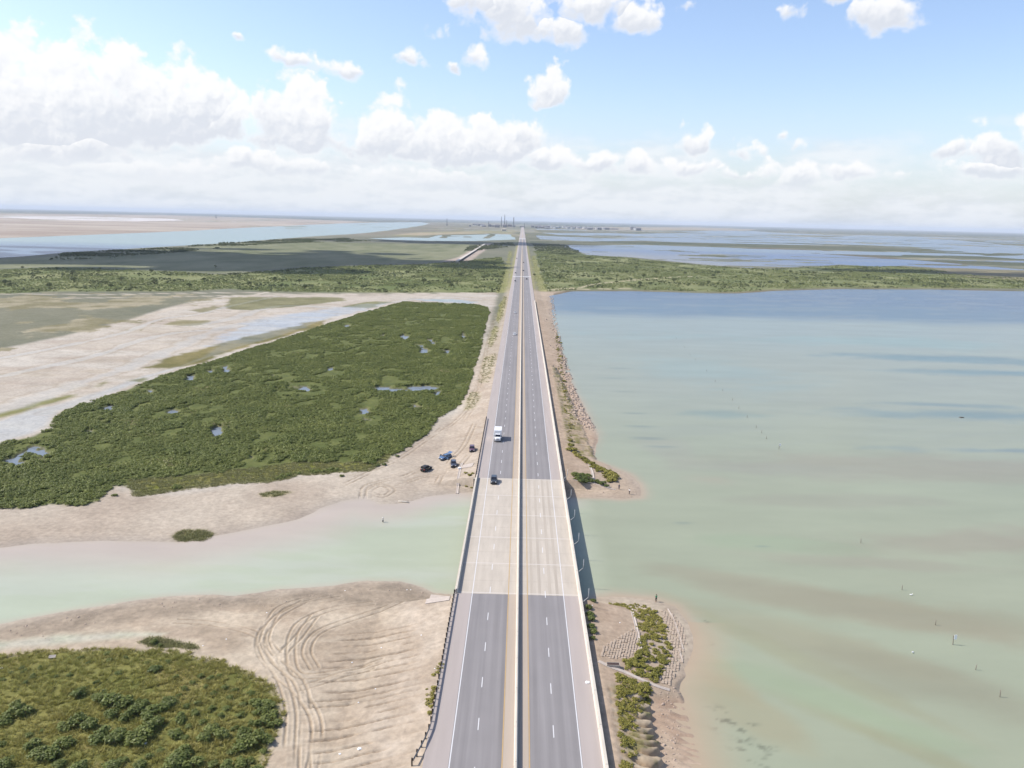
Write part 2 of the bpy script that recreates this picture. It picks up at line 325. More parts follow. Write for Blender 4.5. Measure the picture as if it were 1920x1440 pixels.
PINKFAR = GP([(-900,470),(0,447),(150,442),(350,434),(500,426),(640,419.5),(720,417.3),(650,414),(500,409),(300,403),(0,400),(-900,396)], .5)
SALT = GP([(-100,405),(25,404.5),(150,406),(330,410.5),(348,414),(250,415),(120,413),(20,409)], .5)
SANDR = GP([(1080,425.5),(1300,426),(1420,430),(1400,433),(1300,432),(1180,432),(1080,430)], .5)
SANDL = GP([(730,441),(800,435),(900,433),(965,431),(966,438),(925,438),(823,440),(760,444)], .5)
WALLPAD = GP([(826,491),(858,482),(880,470),(900,458),(922,456),(915,466),(898,478),(880,492),(850,496)], .6)
FARPINK = GP([(600,428),(700,422),(800,417),(950,418),(965,428),(850,432),(740,440),(660,441)], .6)
DARKMARSH = GP([(1392,463),(1480,466),(1560,470),(1640,476),(1700,486),(1760,490),(1830,495),(1780,498),(1700,495),(1610,484),(1530,480),(1440,472)], .5)
DARKMARSH2 = GP([(1700,503),(1760,500),(1920,506),(2200,520),(2200,540),(1920,527),(1800,520)], .5)
TRAIL_R = [G(*p) for p in ((1012,545),(1060,541),(1090,539),(1105,535),(1130,531),(1200,524),(1260,520),(1310,518))]
TRAIL_R2 = [G(*p) for p in ((1190,541),(1100,542),(1060,541),(1020,545))]

# ------------------------------------------------------------------ the sheet of ground and the sheet of water
ys = list(np.linspace(-80, 40, 9)); d = 44.
while d < 62000:
    ys.append(d); d += max(.24 if d < 250 else .3, min(d*.0125, d*d/63000*.75)) if d > 80 else 2.
ys = np.array(ys)
tt = np.concatenate([np.linspace(-2.2, -.78, 110)[:-1], np.linspace(-.78, .78, 1130), np.linspace(.78, 2.2, 110)[1:]])
NR, NC = len(ys), len(tt)
Yg = np.repeat(ys, NC); Xg = np.tile(tt, NR)*(np.maximum(Yg, 20)+18)

YB0, YB1 = G(862,1112,ZR)[1], G(949,897,ZR)[1]      # bridge span

def wob(X, Y):
    d = np.maximum(Y, 60)
    w1 = (fbm(X/5, Y/5, 3, 4)-.5)*2.6
    w2 = (fbm(X/30, Y/45, 5, 4)-.5)*16
    w3 = (fbm(X/250, Y/500, 8, 4)-.5)*220
    return w1*sstep(20, 120, d) + w2*sstep(300, 900, d) + w3*sstep(2200, 5000, d)

def land_sd(X, Y):
    a = np.maximum(sdf(X, Y, LAND_NEAR, 90), sdf(X, Y, LAND_FAR, 400))
    isl = fbm(X/240, Y/75, 99, 5)
    for P, mg in ((CHANNEL, 400), (LAG1, 300), (LAG2, 300), (LAG3, 300), (LAG4, 300), (LPOND, 200)):
        s = sdf(X, Y, P, mg)
        if P is LPOND:
            for Dk in DYKES: s = np.minimum(s, -sdf(X, Y, Dk, 100))
        if P is LAG1 or P is LAG2 or P is LAG3: s = np.minimum(s, 40+s*.2)-150*sstep(.6, .7, isl)
        a = np.minimum(a, -s)
    return a

ribs = lambda Y, s=0, w=2.05: np.abs(np.sin(np.pi*(Y+2.0*(vnoise(Y/5, Y*0+s, 21)-.5))/w))

def ground(X, Y):
    n = X.shape[0]
    W = wob(X, Y)
    sd = land_sd(X, Y)
    sdw = sd + W*.35
    h = np.where(sdw > 0, .02+.62*(1-np.exp(-sdw/8)), np.maximum(-.8, sdw*.06+.02))
    dist = np.maximum(Y, 60)
    F = fbm(X/22, Y/22, 1, 5); F2 = fbm(X/3.5, Y/3.5, 2, 4); FB = fbm(X/160, Y/220, 4, 5); FF = fbm(X/900, Y/1800, 6, 5)
    # -------- base colour: far coastal prairie, greener and sandier by patches
    c = np.zeros((n, 3)); wet = np.zeros(n)
    def put(mask, a, b, noise):
        a, b = srgb(*a), srgb(*b); k = np.clip((noise-.3)/.4, 0, 1)[:, None]
        nonlocal c
        c = c*(1-mask[:, None]) + (a*(1-k)+b*k)*mask[:, None]
    put(np.ones(n), (104,108,88), (142,138,118), FF*.5+FB*.5)
    put((Y < 430)*1., (208,192,176), (190,172,156), F)
    put((X > 12)*(1-sstep(26, 44, X-.02*Y))*(1-sstep(880, 960, Y))*1., (204,182,162), (190,168,148), F)
    put(sstep(.56, .66, FF)*sstep(2500, 4500, dist), (170,158,142), (150,148,130), FB)
    FS = fbm(X/700, Y/170, 95, 5); ft = sstep(1300, 2200, dist)
    put(ft*sstep(.52, .6, FS)*(X > 30), (92,98,76), (112,112,90), FB); put(ft*sstep(.36, .43, FS)*(1-sstep(.43, .46, FS))*(X > 30)*.8, (178,170,150), (160,156,138), FB)
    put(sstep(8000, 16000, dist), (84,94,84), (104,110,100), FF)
    h = np.where((dist > 1900) & (dist < 9000) & (X > 120) & (fbm(X/1000, Y/330, 96, 5) > .57) & (sd > 0), -.3, h)
    put(sstep(-20, 20, sdf(X, Y, FARPINK, 200)+W), (150,140,124), (128,126,106), FB)
    put(sstep(-60, 60, sdf(X, Y, PINKFAR, 400)+W*.7), (176,158,146), (205,190,176), fbm(X/400, Y/260, 9, 4))
    put(sstep(-30, 30, sdf(X, Y, SALT, 300)+W*.6), (240,232,232), (226,216,212), FB)
    put(sstep(-30, 30, sdf(X, Y, SANDR, 300)+W*.4), (186,166,146), (168,156,136), FB)
    put(sstep(-20, 20, sdf(X, Y, SANDL, 200)+W*.4), (190,172,146), (150,146,110), FB)
    put(sstep(-15, 15, sdf(X, Y, GREY_L, 200)+W*.5), (118,122,88), (152,150,120), .6*fbm(X/28, Y/60, 12, 6)+.4*fbm(X/120, Y/200, 11, 4))
    put(sstep(-10, 10, sdf(X, Y, SCRUB_L, 100)+W*.5), (112,122,70), (150,150,102), fbm(X/25, Y/32, 13, 5))
    put(sstep(-10, 10, sdf(X, Y, SCRUB_R, 100)+W*.4), (114,122,74), (152,152,106), fbm(X/30, Y/40, 14, 5))
    put(sstep(-4, 6, sdf(X, Y, WALLPAD, 50)+W*.3), (206,188,174), (180,160,148), F)
    put(sstep(-10, 25, sdf(X, Y, DARKMARSH, 100)+W*.4), (104,102,88), (124,116,100), FB); put(sstep(-10, 25, sdf(X, Y, DARKMARSH2, 100)+W*.4), (150,140,112), (136,128,104), FB)
    put((sd > -2)*(1-sstep(3, 9, sd+W*.1))*(X > 36)*(Y > 820)*(Y < 1100)*.9, (116,102,82), (140,122,98), F)
    for tr, w in ((TRAIL_R, 3.), (TRAIL_R2, 4.)):
        put(1-sstep(w*.5, w, line_dist(X, Y, tr, 20)+W*.06), (212,196,170), (196,180,150), F)
    # -------- left tidal flat and marsh
    pf = sstep(-3, 5, sdf(X, Y, PALEFLAT, 60)+W*.7)
    put(pf, (212,198,184), (194,178,164), fbm(X/40, Y/22, 15, 5))
    put(pf*sstep(.48, .72, fbm(X/45, Y/20, 16, 5))*.8, (220,210,200), (208,195,183), F)
    put(pf*sstep(.6, .66, fbm(X/26, Y/11, 45, 5))*.35*(Y > 240), (176,160,138), (186,172,152), F2)
    put(pf*sstep(.72, .95, 1-np.abs(2*fbm(X/48+F*.2, Y/16, 46, 4)-1))*.25, (184,172,160), (196,186,176), F)
    bigpatch = fbm(X/34, Y/44, 17, 6)
    # vehicle trails across the flat
    for k, tr in enumerate((((0,551),(200,552),(420,549),(640,551),(900,549)), ((0,560),(300,557),(520,553),(900,551)), ((250,600),(330,578),(420,566),(560,556),(700,551)), ((440,585),(450,570),(470,556),(500,548)))):
        ln = smooth_line([G(*p) for p in tr]); put((1-sstep(1.5, 4.5, line_dist(X, Y, ln, 20)))*.85, (222,208,194), (206,190,174), F)
    st = sstep(-1.5, 3, sdf(X, Y, STREAM, 40)+W*.8)
    put(st*.75, (190,188,186), (204,200,194), fbm(X/20, Y/6, 19, 4)); wet = np.maximum(wet, st*.6)
    sh = sstep(-2, 4, sdf(X, Y, SHINE, 40)+W+ (fbm(X/50, Y/7, 44, 4)-.5)*22)
    put(sh*.6*sstep(.4, .55, fbm(X/30+Y/50, Y/10, 49, 4)), (186,192,202), (198,202,208), F); wet = np.maximum(wet, sh*.7); h = h-.42*sh*sstep(.56, .62, fbm(X/40+Y/60, Y/12, 48, 5))  # sheen on the wet flat put into the colour as bluish white
    for k, (tr, w) in enumerate(BRAIDS):
        ln = smooth_line([G(*p, .3) for p in tr]); q = line_dist(X, Y, ln, 25)+(fbm(X/14, Y/12, 110+k, 4)-.5)*w*1.6
        kk = (1-sstep(w*.35, w, q))*pf; put(kk*.45, (190,184,176), (204,196,184), F); wet = np.maximum(wet, kk*.5)
        put((1-sstep(.5, 1.8, np.abs(q-w*1.05)))*pf*.35, (168,152,134), (184,168,150), F)
    for i, (P, a, b) in enumerate(OLIVE):
        s = sdf(X, Y, P, 60)+W*.8+(fbm(X/16, Y/12, 47, 5)-.5)*np.where(i == 0, 150, 12)*sstep(200, 420, Y)
        mk = sstep(-2, 3, s)
        if i == 0: mk = mk*(1-sstep(.47, .53, bigpatch)*.85)
        put(mk, a, b, fbm(X/14, Y/14, 18, 4))
    mg = sdf(X, Y, MANGROVE, 60); mgm = sstep(-1, 2, mg+W*.8)
    pond = np.full(n, -30.)
    for P in PONDS: pond = np.maximum(pond, sdf(X, Y, P, 30))
    pond = pond + (fbm(X/4.5, Y/6, 31, 4)-.5)*9-.6
    put(mgm, (96,104,54), (116,120,66), F2)
    pm = sstep(-.6, .6, pond)
    put(mgm*pm, (120,116,90), (140,130,110), F2)
    h = np.where(mgm > .5, h-.75*pm, h)
    fr = sstep(-1, 2.5, sdf(X, Y, FRINGE, 30)+W*.9); put(fr*.9, (126,128,54), (156,148,82), F2)
    # -------- roadside of the left carriageway
    for P in GRASSPATCH: put(sstep(-1.5, 1.5, sdf(X, Y, P, 30)+W*.6)*(1-.35*(Y > 800)), (150,150,80), (176,170,108), F2)
    # -------- near land on the left
    nl = sstep(-1, 1, sdf(X, Y, LAND_NEAR, 60)+W*.4)
    put(nl, (212,194,174), (196,176,156), F*.6+F2*.4)
    lf = (X < -11)&(Y < 262)&(Y > 45)
    soil = sstep(.45, .7, fbm(X/9, Y/5, 22, 4))*sstep(-1, 2, sdf(X, Y, LAND_NEAR, 30))
    put(soil*.6, (186,164,144), (172,152,132), F2)
    put(sstep(-1.5, 2.5, sdf(X, Y, BERM, 30)+W*.8)*.85, (178,160,142), (156,140,124), F2)
    po = sstep(-1, 2, sdf(X, Y, POOL, 30)+W*.6); put(po, (196,192,168), (206,196,176), F2); wet = np.maximum(wet, po*.6)
    for P in (MOUND, MOUND2):
        s = sdf(X, Y, P, 40)+W*.8; mm = sstep(-.6, 1.2, s)
        put(mm, (116,118,60), (142,136,78), fbm(X/6, Y/6, 23, 4))
        put(mm*sstep(.58, .7, fbm(X/11, Y/9, 24, 4))*.7, (132,120,70), (146,132,84), F2)
        h = h + .7*sstep(-1, 12, s) + mm*(fbm(X/4, Y/4, 25, 3)-.5)*.5
    # -------- road embankment and its slopes
    near = Y < 320
    inspan = (Y > YB0-.6) & (Y < YB1+.6)
    far_k = sstep(340, 700, Y)
    top = (ZR-.12)*(1-far_k)+(1.9)*far_k
    dl = -11.9-(X-0.0); dr = X-14.1
    emb = np.where(X < 1, top-np.maximum(dl, 0)*.17, top-.25-np.maximum(dr-1.5, 0)*.18)
    endk = np.minimum(np.abs(Y-YB0), np.abs(Y-YB1))
    emb = np.where(inspan, -5, emb)
    onemb = (emb > h) & (sd > -8)
    h2 = np.where(sd > -6, np.maximum(h, np.minimum(emb, h+np.maximum(sd+1.5, 0)*.55)), h)
    core = (~inspan) & (X > -12.6) & (X < 14.8)
    h2 = np.where(core, np.maximum(h2, emb), h2); h2 = np.where(inspan & (sd < 3), np.minimum(h2, .4), h2)
    slope = np.clip((h2-h)/1.2, 0, 1)*(Y < 2500)
    put(slope*.85*(X > 1)*(1-sstep(600, 900, Y)), (208,182,160), (192,166,144), F2)
    put(slope*.8*(X < 1)*(1-sstep(880, 960, Y)), (210,192,176), (196,176,158), F2)
    put(slope*sstep(880, 960, Y), (160,156,100), (184,172,130), F2)
    h = h2
    # -------- washed-out gullies in the right bank
    for (y0, y1, xt, xc, amp, w, sc) in ((55., G(1240,1292,1)[1]-1.0, 16.7, G(1232,1400,1.)[0]-.6, 1.0, 2.05, 40), (G(1075,862,1)[1]+4, G(1045,690,1)[1], 17.6, G(1090,800,.8)[0], 1.1, 3.1, 50)):
        if sc == 50: xe = np.interp(Y, [y0, (y0*2+y1)/3, y1], [xc+1, xc-1, xc-5.5])
        else: xe = xc + 0*Y
        my = sstep(y0-1, y0+2, Y)*(1-sstep(y1-2, y1+.5, Y))
        rb = ribs(Y + .6*np.sin(X*.7) + .12*X, sc, w)
        edge = xe + 1.9*rb + (vnoise(Y/1.3, X*0, 51)-.5)*1.0 - 1.0
        inb = sstep(xt, xt+1., X)
        hb = 2.55-.17*(X-xt)
        bank = hb - (1-rb**.6)*1.15*inb*sstep(0, 2.6, X-xt) + (fbm(X/1.2, Y/1.2, 52, 3)-.5)*.3
        k = 1-sstep(-.25, .35, X-edge)
        beach = np.clip(.5-(X-edge)*.09, -.3, .6)
        hh = bank*k + np.minimum(beach, h+.12)*(1-k)
        zone = my*sstep(xt-.8, xt, X)*(1-sstep(xe+6, xe+9, X))
        h = h*(1-zone)+hh*zone
        put(zone*k*.9, (186,160,132), (204,184,160), rb*.5+F2*.3)
        put(zone*k*inb*sstep(.45, .62, fbm(X/2.2, Y/2.2, 53, 3))*.75, (128,126,64), (146,136,86), F2)
        put(zone*(1-k)*(h > .0)*(1-sstep(260, 300, Y)*.5), (208,184,162), (190,160,138), F2)
    # dark stones and wrack on the spit beaches
    # -------- erosion rills and tyre ruts on the left bank
    rl = sdf(X, Y, GP([(585,1440),(560,1330),(590,1270),(640,1180),(780,1170),(800,1230),(830,1180),(815,1280),(790,1440),(780,1700),(600,1700)], 1.2), 20)
    rk = sstep(-1, 3, rl)
    u = Y - .17*X + 1.2*(fbm(X/9, Y/9, 61, 3)-.5)
    rill = sstep(.62, .98, 1-ribs(u, 62, 2.3))*sstep(.25, .5, fbm(X/6, Y/2.5, 63, 3))*rk
    rill = rill*(1-sstep(-20.5, -16.5, X)*.75)
    h = h - .62*rill + rk*(fbm(X/3, Y/1.2, 64, 3)-.5)*.22
    put(rill*.85, (146,122,102), (166,142,120), F2)
    ruts = [((455,1138),(500,1158),(490,1190),(500,1225),(528,1270),(545,1330),(543,1400),(543,1480)), ((570,1122),(520,1152),(497,1190),(512,1230),(560,1275),(573,1330),(571,1400),(573,1480)),
            ((700,1126),(620,1138),(560,1168),(545,1220),(562,1262),(640,1256),(720,1240)), ((600,1110),(530,1132),(505,1165),(494,1200)), ((520,1262),(556,1290),(590,1340),(592,1400),(575,1480)), ((590,1150),(560,1190),(530,1225),(540,1262)),
            ((330,1160),(400,1165),(480,1185),(520,1222)), ((640,1115),(560,1132),(500,1172),(488,1212),(510,1250)), ((545,1290),(585,1280),(640,1262),(700,1248)), ((760,1125),(680,1150),(600,1180),(575,1215),(590,1250)),
            ((680,930),(684,910),(712,900),(760,890),(800,870)), ((690,930),(694,915),(715,906),(735,915),(720,925),(700,922)), ((660,890),(740,862),(800,822),(860,785),(886,750),(905,690),(915,640),(932,585)),
            ((702,925),(705,912),(722,908),(740,910),(780,895),(830,880)), ((640,908),(700,880),(760,850),(830,800)), ((870,790),(890,760),(900,720),(912,660),(925,600)), ((820,905),(835,880),(850,860),(870,840),(890,800)), ((760,900),(800,890),(850,886),(880,860))]
    K = np.zeros(n); Kr = np.zeros(n)
    for i, rt in enumerate(ruts):
        ln = smooth_line([G(*p, 1.) for p in rt])
        T = np.gradient(ln, axis=0); Nn = np.stack([-T[:, 1], T[:, 0]], 1)/(np.linalg.norm(T, axis=1)[:, None]+1e-9)
        for off in (-.8, .8):
            dd = line_dist(X, Y, ln+Nn*off, 4)+(F2-.5)*.1
            msk = sstep(.32, .6, fbm(X/6, Y/6, 70+i, 4)+.06)
            wd = np.where(Y > 200, .16, 0); K = np.maximum(K, (1-sstep(.08+wd, .27+wd, dd))*msk); Kr = np.maximum(Kr, (1-sstep(.05, .2, np.abs(dd-.42)))*msk)
    Kr = Kr*(1-K)
    h = h - .15*K + .06*Kr; put(K*.45, (146,126,104), (166,144,120), F2); put(Kr*.3, (220,204,186), (210,194,176), F2)
    dry = (Y < 300)&(X < -11)
    h = h + np.where(dry, (fbm(X/1.3, Y/1.0, 65, 3)-.5)*.14*sstep(0, 4, sd), 0)
    h = np.where((sd > 3) & (pm*mgm < .3) & (Y < 420) & (h < .1), .1+.1*(F2-.5), h)
    # -------- wet rim at every waterline
    rim = (1-sstep(.05, .35, h))*(h > -.15)*(Y < 900)
    c = c*np.array([.985, 1.005, .955])*(1-.12*rim[:, None]); wet = np.maximum(wet, rim*.35)
    return h, c, wet, sd

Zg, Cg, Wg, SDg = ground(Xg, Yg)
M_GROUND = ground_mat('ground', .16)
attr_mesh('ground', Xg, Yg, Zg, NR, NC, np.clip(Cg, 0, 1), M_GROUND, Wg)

_Z2 = Zg.reshape(NR, NC)
def hts(P):
    """height of the ground sheet under each point"""
    P = np.asarray(P, float); i = np.interp(P[:, 1], ys, np.arange(NR)); t = P[:, 0]/(np.maximum(P[:, 1], 20)+18); j = np.interp(t, tt, np.arange(NC))
    i0, j0 = np.minimum(i.astype(int), NR-2), np.minimum(j.astype(int), NC-2); fi, fj = i-i0, j-j0
    return (_Z2[i0, j0]*(1-fj)+_Z2[i0, j0+1]*fj)*(1-fi)+(_Z2[i0+1, j0]*(1-fj)+_Z2[i0+1, j0+1]*fj)*fi
def near_h(x, y): return float(hts([(x, y)])[0])

def water_col(X, Y):
    n = len(X); c = np.tile(srgb(172,178,152), (n, 1))
    W = wob(X, Y); sd = -SDw
    Fm = fbm(X/11, Y/7, 87, 5); F = fbm(X/60, Y/24, 80, 5); Fs = fbm((X+.35*Y)/90, (Y-.35*X)/14, 81, 5)
    def put(m, a):
        nonlocal c; m = m[:, None]; c = c*(1-m)+srgb(*a)*m
    right = sstep(0, 12, X-12)
    put(right*sstep(.4, .65, F)*.5, (174,178,152))
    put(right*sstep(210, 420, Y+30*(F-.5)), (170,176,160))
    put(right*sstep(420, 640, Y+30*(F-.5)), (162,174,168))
    put(right*sstep(660, 735, Y+40*(F-.5)), (112,136,154))  # wind-roughened strip under the far shore: its weaker reflection painted dark blue
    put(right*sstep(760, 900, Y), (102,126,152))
    put(right*sstep(.52, .7, Fs)*.2*sstep(200, 330, Y), (160,166,156))
    # shoals of tan sand and dark wind patches in the bay, their dulled reflection painted blue
    def blob(px, py, rx, ry, ang, col, k=.66, z=0.):
        nonlocal c
        x, y = G(px, py, z); a = R(ang)
        u = ((X-x)*math.cos(a)+(Y-y)*math.sin(a))/rx; v = (-(X-x)*math.sin(a)+(Y-y)*math.cos(a))/ry
        col = (col[0]-5, col[1], col[2]-6); put(np.clip(k*(1-sstep(.25, 1.15, np.sqrt(u*u+v*v)+(F-.5)*1.2+(Fs-.5)*.5+(Fm-.5)*.9)), 0, 1)*(.75+.5*(Fm-.3)), col)
    for b in ((1760,875,90,17,4,(170,158,146)), (1905,1020,52,13,6,(170,154,142)), (1680,1150,44,8,-22,(172,158,140)), (1860,1170,34,10,-14,(168,158,138)), (1560,1210,26,6,-30,(174,164,142)),
              (1540,1255,34,3.2,-48,(172,166,140)), (1700,1400,22,3.,-40,(170,164,136)), (1790,1290,30,9,-30,(166,158,140)), (1330,1250,11,4,-62,(188,170,144)), (1400,1330,14,5,-55,(180,166,140)), (1700,1060,36,5,-4,(174,164,150)), (1560,940,40,6,3,(172,166,152)),
              (1470,1020,26,6,-8,(168,176,152)), (1440,880,34,9,0,(174,170,158)), (1330,900,14,7,0,(184,172,156)), (1250,840,10,14,0,(176,172,160)), (1500,1120,30,5,-24,(170,162,144)), (1600,1330,26,5,-36,(170,180,152))): blob(*b)
    for b in ((1830,675,95,16,-3,(118,144,158)), (1900,700,90,10,0,(120,146,160)), (1900,780,80,14,0,(124,146,158)), (1780,760,50,6,-3,(128,148,158)), (1900,845,50,6,2,(130,146,160)), (1340,775,22,8,0,(146,160,158)),(1620,640,160,30,0,(160,178,178)), (1300,690,60,60,0,(166,178,176))): blob(*b, .75)
    # weed beds near the right bank
    weed = sstep(.54, .68, fbm((X+Y*.6)/2.2, Y/1.2, 83, 4))
    for px, py, rx, ry in ((1375,1360,4.6,3.2), (1410,1400,4.0,2.6), (1440,1430,4,2), (1310,1165,2.6,1.4), (1325,1205,2,1.2), (1345,1340,3,3)):
        x, y = G(px, py, 0); q = np.sqrt(((X-x)/rx)**2+((Y-y)/ry)**2)
        put((1-sstep(.5, 1.2, q))*weed*.7, (118,122,104))
    for px, py, rx in ((1280,981,3.2), (1430,1025,2.0), (1150,710,9), (1170,735,8), (1200,800,7), (1215,822,7), (1190,775,6), (1160,690,9), (1240,838,6)):
        x, y = G(px, py, 0); q = np.sqrt(((X-x)/rx)**2+((Y-y)/(rx*.22))**2); put((1-sstep(.2, 1.3, q+(F-.5)*.8))*.55, (132,146,140))
    # left channel: milky green, paling over the flats
    left = 1-right
    put(left*(Y < 420), (194,201,176)); put(left*(Y < 420)*sstep(-75, -25, X)*.6, (190,196,168))
    put(left*(Y < 420)*sstep(.4, .6, fbm(X/25, Y/8, 84, 4))*.5, (202,205,188))
    near = (Y < 420)
    flat = near*left*sstep(G(300,1120,0)[1], G(300,1030,0)[1], Y-(X+120)*.02+3*(F-.5)+X*.05)
    fsd = -sdf(X, Y, LAND_FAR, 60)
    shoal = (1-sstep(2, 25, fsd*(1+.6*sstep(-40, -15, X))+9*(F-.5)))*near*left
    put(shoal*.9, (206,190,176))
    put((1-sstep(0, 3.2, sd+1.5*(F-.5)))*near*.55, (204,190,170))
    put((1-sstep(0, 6, sd+4*(F-.5)))*right*near*.55, (188,174,150)); put((1-sstep(0, 10, sd+4*(F-.5)))*right*(Y < 150)*.7, (194,176,148))
    put((1-sstep(0, 3, sd))*right*near*.5, (196,172,146))
    # far waters: ship channel and lagoons
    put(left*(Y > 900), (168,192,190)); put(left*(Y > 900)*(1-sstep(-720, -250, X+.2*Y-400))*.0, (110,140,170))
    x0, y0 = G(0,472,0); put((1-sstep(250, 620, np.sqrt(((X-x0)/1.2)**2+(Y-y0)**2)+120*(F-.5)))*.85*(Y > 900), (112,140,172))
    put(right*(Y > 1250), (90,120,164)); put(right*(Y > 1250)*sstep(.5, .62, fbm(X/260, Y/90, 86, 4))*.3, (140,146,150)); put(right*(Y > 2400), (126,148,168))  # lagoons: mirrored upper sky put into the water colour as blue
    x1, y1 = G(1270,488,0); put((Y > 1250)*(Y < 2200)*right*(1-sstep(20, 120, np.abs(sd)))*(1-sstep(60, 300, np.abs(X-x1)))*.8, (160,156,148))
    # mangrove ponds
    put((sdf(X, Y, MANGROVE, 10) > 0)*1., (140,150,160))
    return c
ys2 = ys[::2] if ys[-1] == ys[::2][-1] else np.append(ys[::2], ys[-1]); tt2 = tt[::2] if (NC % 2) else np.append(tt[::2], tt[-1])
NR2, NC2 = len(ys2), len(tt2)
Yw = np.repeat(ys2, NC2); Xw = np.tile(tt2, NR2)*(np.maximum(Yw, 20)+18)
SDw = land_sd(Xw, Yw)+wob(Xw, Yw)*.3
attr_mesh('water', Xw, Yw, np.zeros_like(Xw), NR2, NC2, np.clip(water_col(Xw, Yw), 0, 1), water_mat())

# ------------------------------------------------------------------ highway
M_ASPH = mat('asphalt', srgb(152,147,145), .85, var=.13, scale=.5, stretch=(3., .06, 1), bump=.15, bscale=8)
M_SHLD = mat('worn_shoulder', srgb(192,180,172), .9, var=.07, scale=.4, stretch=(2., .12, 1), bump=.15, bscale=8)
M_DECK = mat('bridge_concrete', srgb(212,200,183), .85, var=.09, scale=.5, stretch=(2.2, .25, 1), bump=.1, bscale=10)
M_TYRE = mat('tyre_worn_concrete', srgb(200,188,171), .85, var=.12, scale=.5, stretch=(3., .08, 1))
M_CONC = mat('pale_concrete', srgb(230,220,203), .8, var=.12, scale=.8, stretch=(1, .3, 1))
def joints(m, pitch, wd, k):
    N, L = m.node_tree.nodes, m.node_tree.links; b = N['Principled BSDF']; src = b.inputs['Base Color'].links[0].from_socket
    g = N.new('ShaderNodeNewGeometry'); sp = N.new('ShaderNodeSeparateXYZ'); L.new(g.outputs['Position'], sp.inputs[0])
    f = N.new('ShaderNodeMath'); f.operation = 'PINGPONG'; L.new(sp.outputs[1], f.inputs[0]); f.inputs[1].default_value = pitch/2
    mr = N.new('ShaderNodeMapRange'); L.new(f.outputs[0], mr.inputs['Value']); mr.inputs['From Min'].default_value = wd*.5; mr.inputs['From Max'].default_value = wd*1.5; mr.inputs['To Min'].default_value = k
    mx = N.new('ShaderNodeMix'); mx.data_type = 'RGBA'; mx.blend_type = 'MULTIPLY'; mx.inputs['Factor'].default_value = 1; L.new(src, mx.inputs['A']); L.new(mr.outputs['Result'], mx.inputs['B']); L.new(mx.outputs['Result'], b.inputs['Base Color'])
def wheelpaths(m, amp, x0):
    N, L = m.node_tree.nodes, m.node_tree.links; b = N['Principled BSDF']; src = b.inputs['Base Color'].links[0].from_socket
    g = N.new('ShaderNodeNewGeometry'); sp = N.new('ShaderNodeSeparateXYZ'); L.new(g.outputs['Position'], sp.inputs[0])
    a = N.new('ShaderNodeMath'); a.operation = 'MULTIPLY_ADD'; L.new(sp.outputs[0], a.inputs[0]); a.inputs[1].default_value = 2*math.pi/1.85; a.inputs[2].default_value = x0
    c = N.new('ShaderNodeMath'); c.operation = 'COSINE'; L.new(a.outputs[0], c.inputs[0]); d = N.new('ShaderNodeMath'); d.operation = 'MULTIPLY_ADD'; L.new(c.outputs[0], d.inputs[0]); d.inputs[1].default_value = amp; d.inputs[2].default_value = 1
    n = N.new('ShaderNodeTexNoise'); n.inputs['Scale'].default_value = .12; n.inputs['Detail'].default_value = 5; L.new(g.outputs['Position'], n.inputs['Vector'])
    e = N.new('ShaderNodeMath'); e.operation = 'MULTIPLY_ADD'; L.new(n.outputs['Fac'], e.inputs[0]); e.inputs[1].default_value = .22; e.inputs[2].default_value = .89; f = N.new('ShaderNodeMath'); f.operation = 'MULTIPLY'; L.new(d.outputs[0], f.inputs[0]); L.new(e.outputs[0], f.inputs[1])
    mx = N.new('ShaderNodeMix'); mx.data_type = 'RGBA'; mx.blend_type = 'MULTIPLY'; mx.inputs['Factor'].default_value = 1; L.new(src, mx.inputs['A']); L.new(f.outputs[0], mx.inputs['B']); L.new(mx.outputs['Result'], b.inputs['Base Color'])
wheelpaths(M_ASPH, .05, 1.2); wheelpaths(M_DECK, .012, 1.2); joints(M_DECK, 7.6, .12, .9); joints(M_CONC, 9.1, .08, .62)
M_CONCD = mat('grey_concrete', srgb(196,186,172), .85, var=.12, scale=.6)
M_MEDI = mat('tan_median_shoulder', srgb(198,182,164), .9, var=.07, scale=.4, stretch=(2., .1, 1))
M_WHITE = mat('road_paint_white', srgb(246,244,242), .6, var=.05, scale=2.)
M_YELL = mat('road_paint_yellow', srgb(214,178,118), .6, var=.1, scale=2.)
M_JOINT = mat('deck_joint', srgb(232,222,210), .8)

XL_OUT, XR_OUT = -11.6, 13.6
ROAD_Y = np.concatenate([np.arange(40, 340, 20), np.arange(340, 760, 30), np.geomspace(760, 9000, 24)])
def road_z(y): k = float(sstep(340, 700, np.array(float(y)))); return ZR*(1-k)+2.05*k
def strip(mb, x0, x1, y0, y1, dz):
    Y = [y0]+[y for y in ROAD_Y if y0 < y < y1]+[y1]
    for a, b in zip(Y[:-1], Y[1:]):
        mb.quad((x0,a,road_z(a)+dz),(x1,a,road_z(a)+dz),(x1,b,road_z(b)+dz),(x0,b,road_z(b)+dz))
YN, YF = 40., 9000.
road = MB()
YPALE = G(985,447,2.)[1]
for (y0, y1) in ((YN, YB0), (YB1, YPALE), (YPALE, YF)):
    for i, (x0, x1) in enumerate(((XL_OUT-.6, -8.6), (-8.6, -.85), (-.85, 2.85), (2.85, 10.6), (10.6, XR_OUT+.3))):
        road.mi = (1, 0, 2, 0, 1)[i] if y0 < YPALE else (2 if i == 2 else 1); strip(road, x0, x1, y0, y1, 0)
tag(road.build('road', [M_ASPH, M_SHLD, M_MEDI]), kind='structure')
paint = MB()
for x, mi in ((-8.43, 0), (10.45, 0), (-.96, 1), (2.97, 1)):
    paint.mi = mi; strip(paint, x-.075, x+.075, YN, 1800, .012)
mk = G(904.5,1279,ZR)[1]-11.35*6
paint.mi = 0
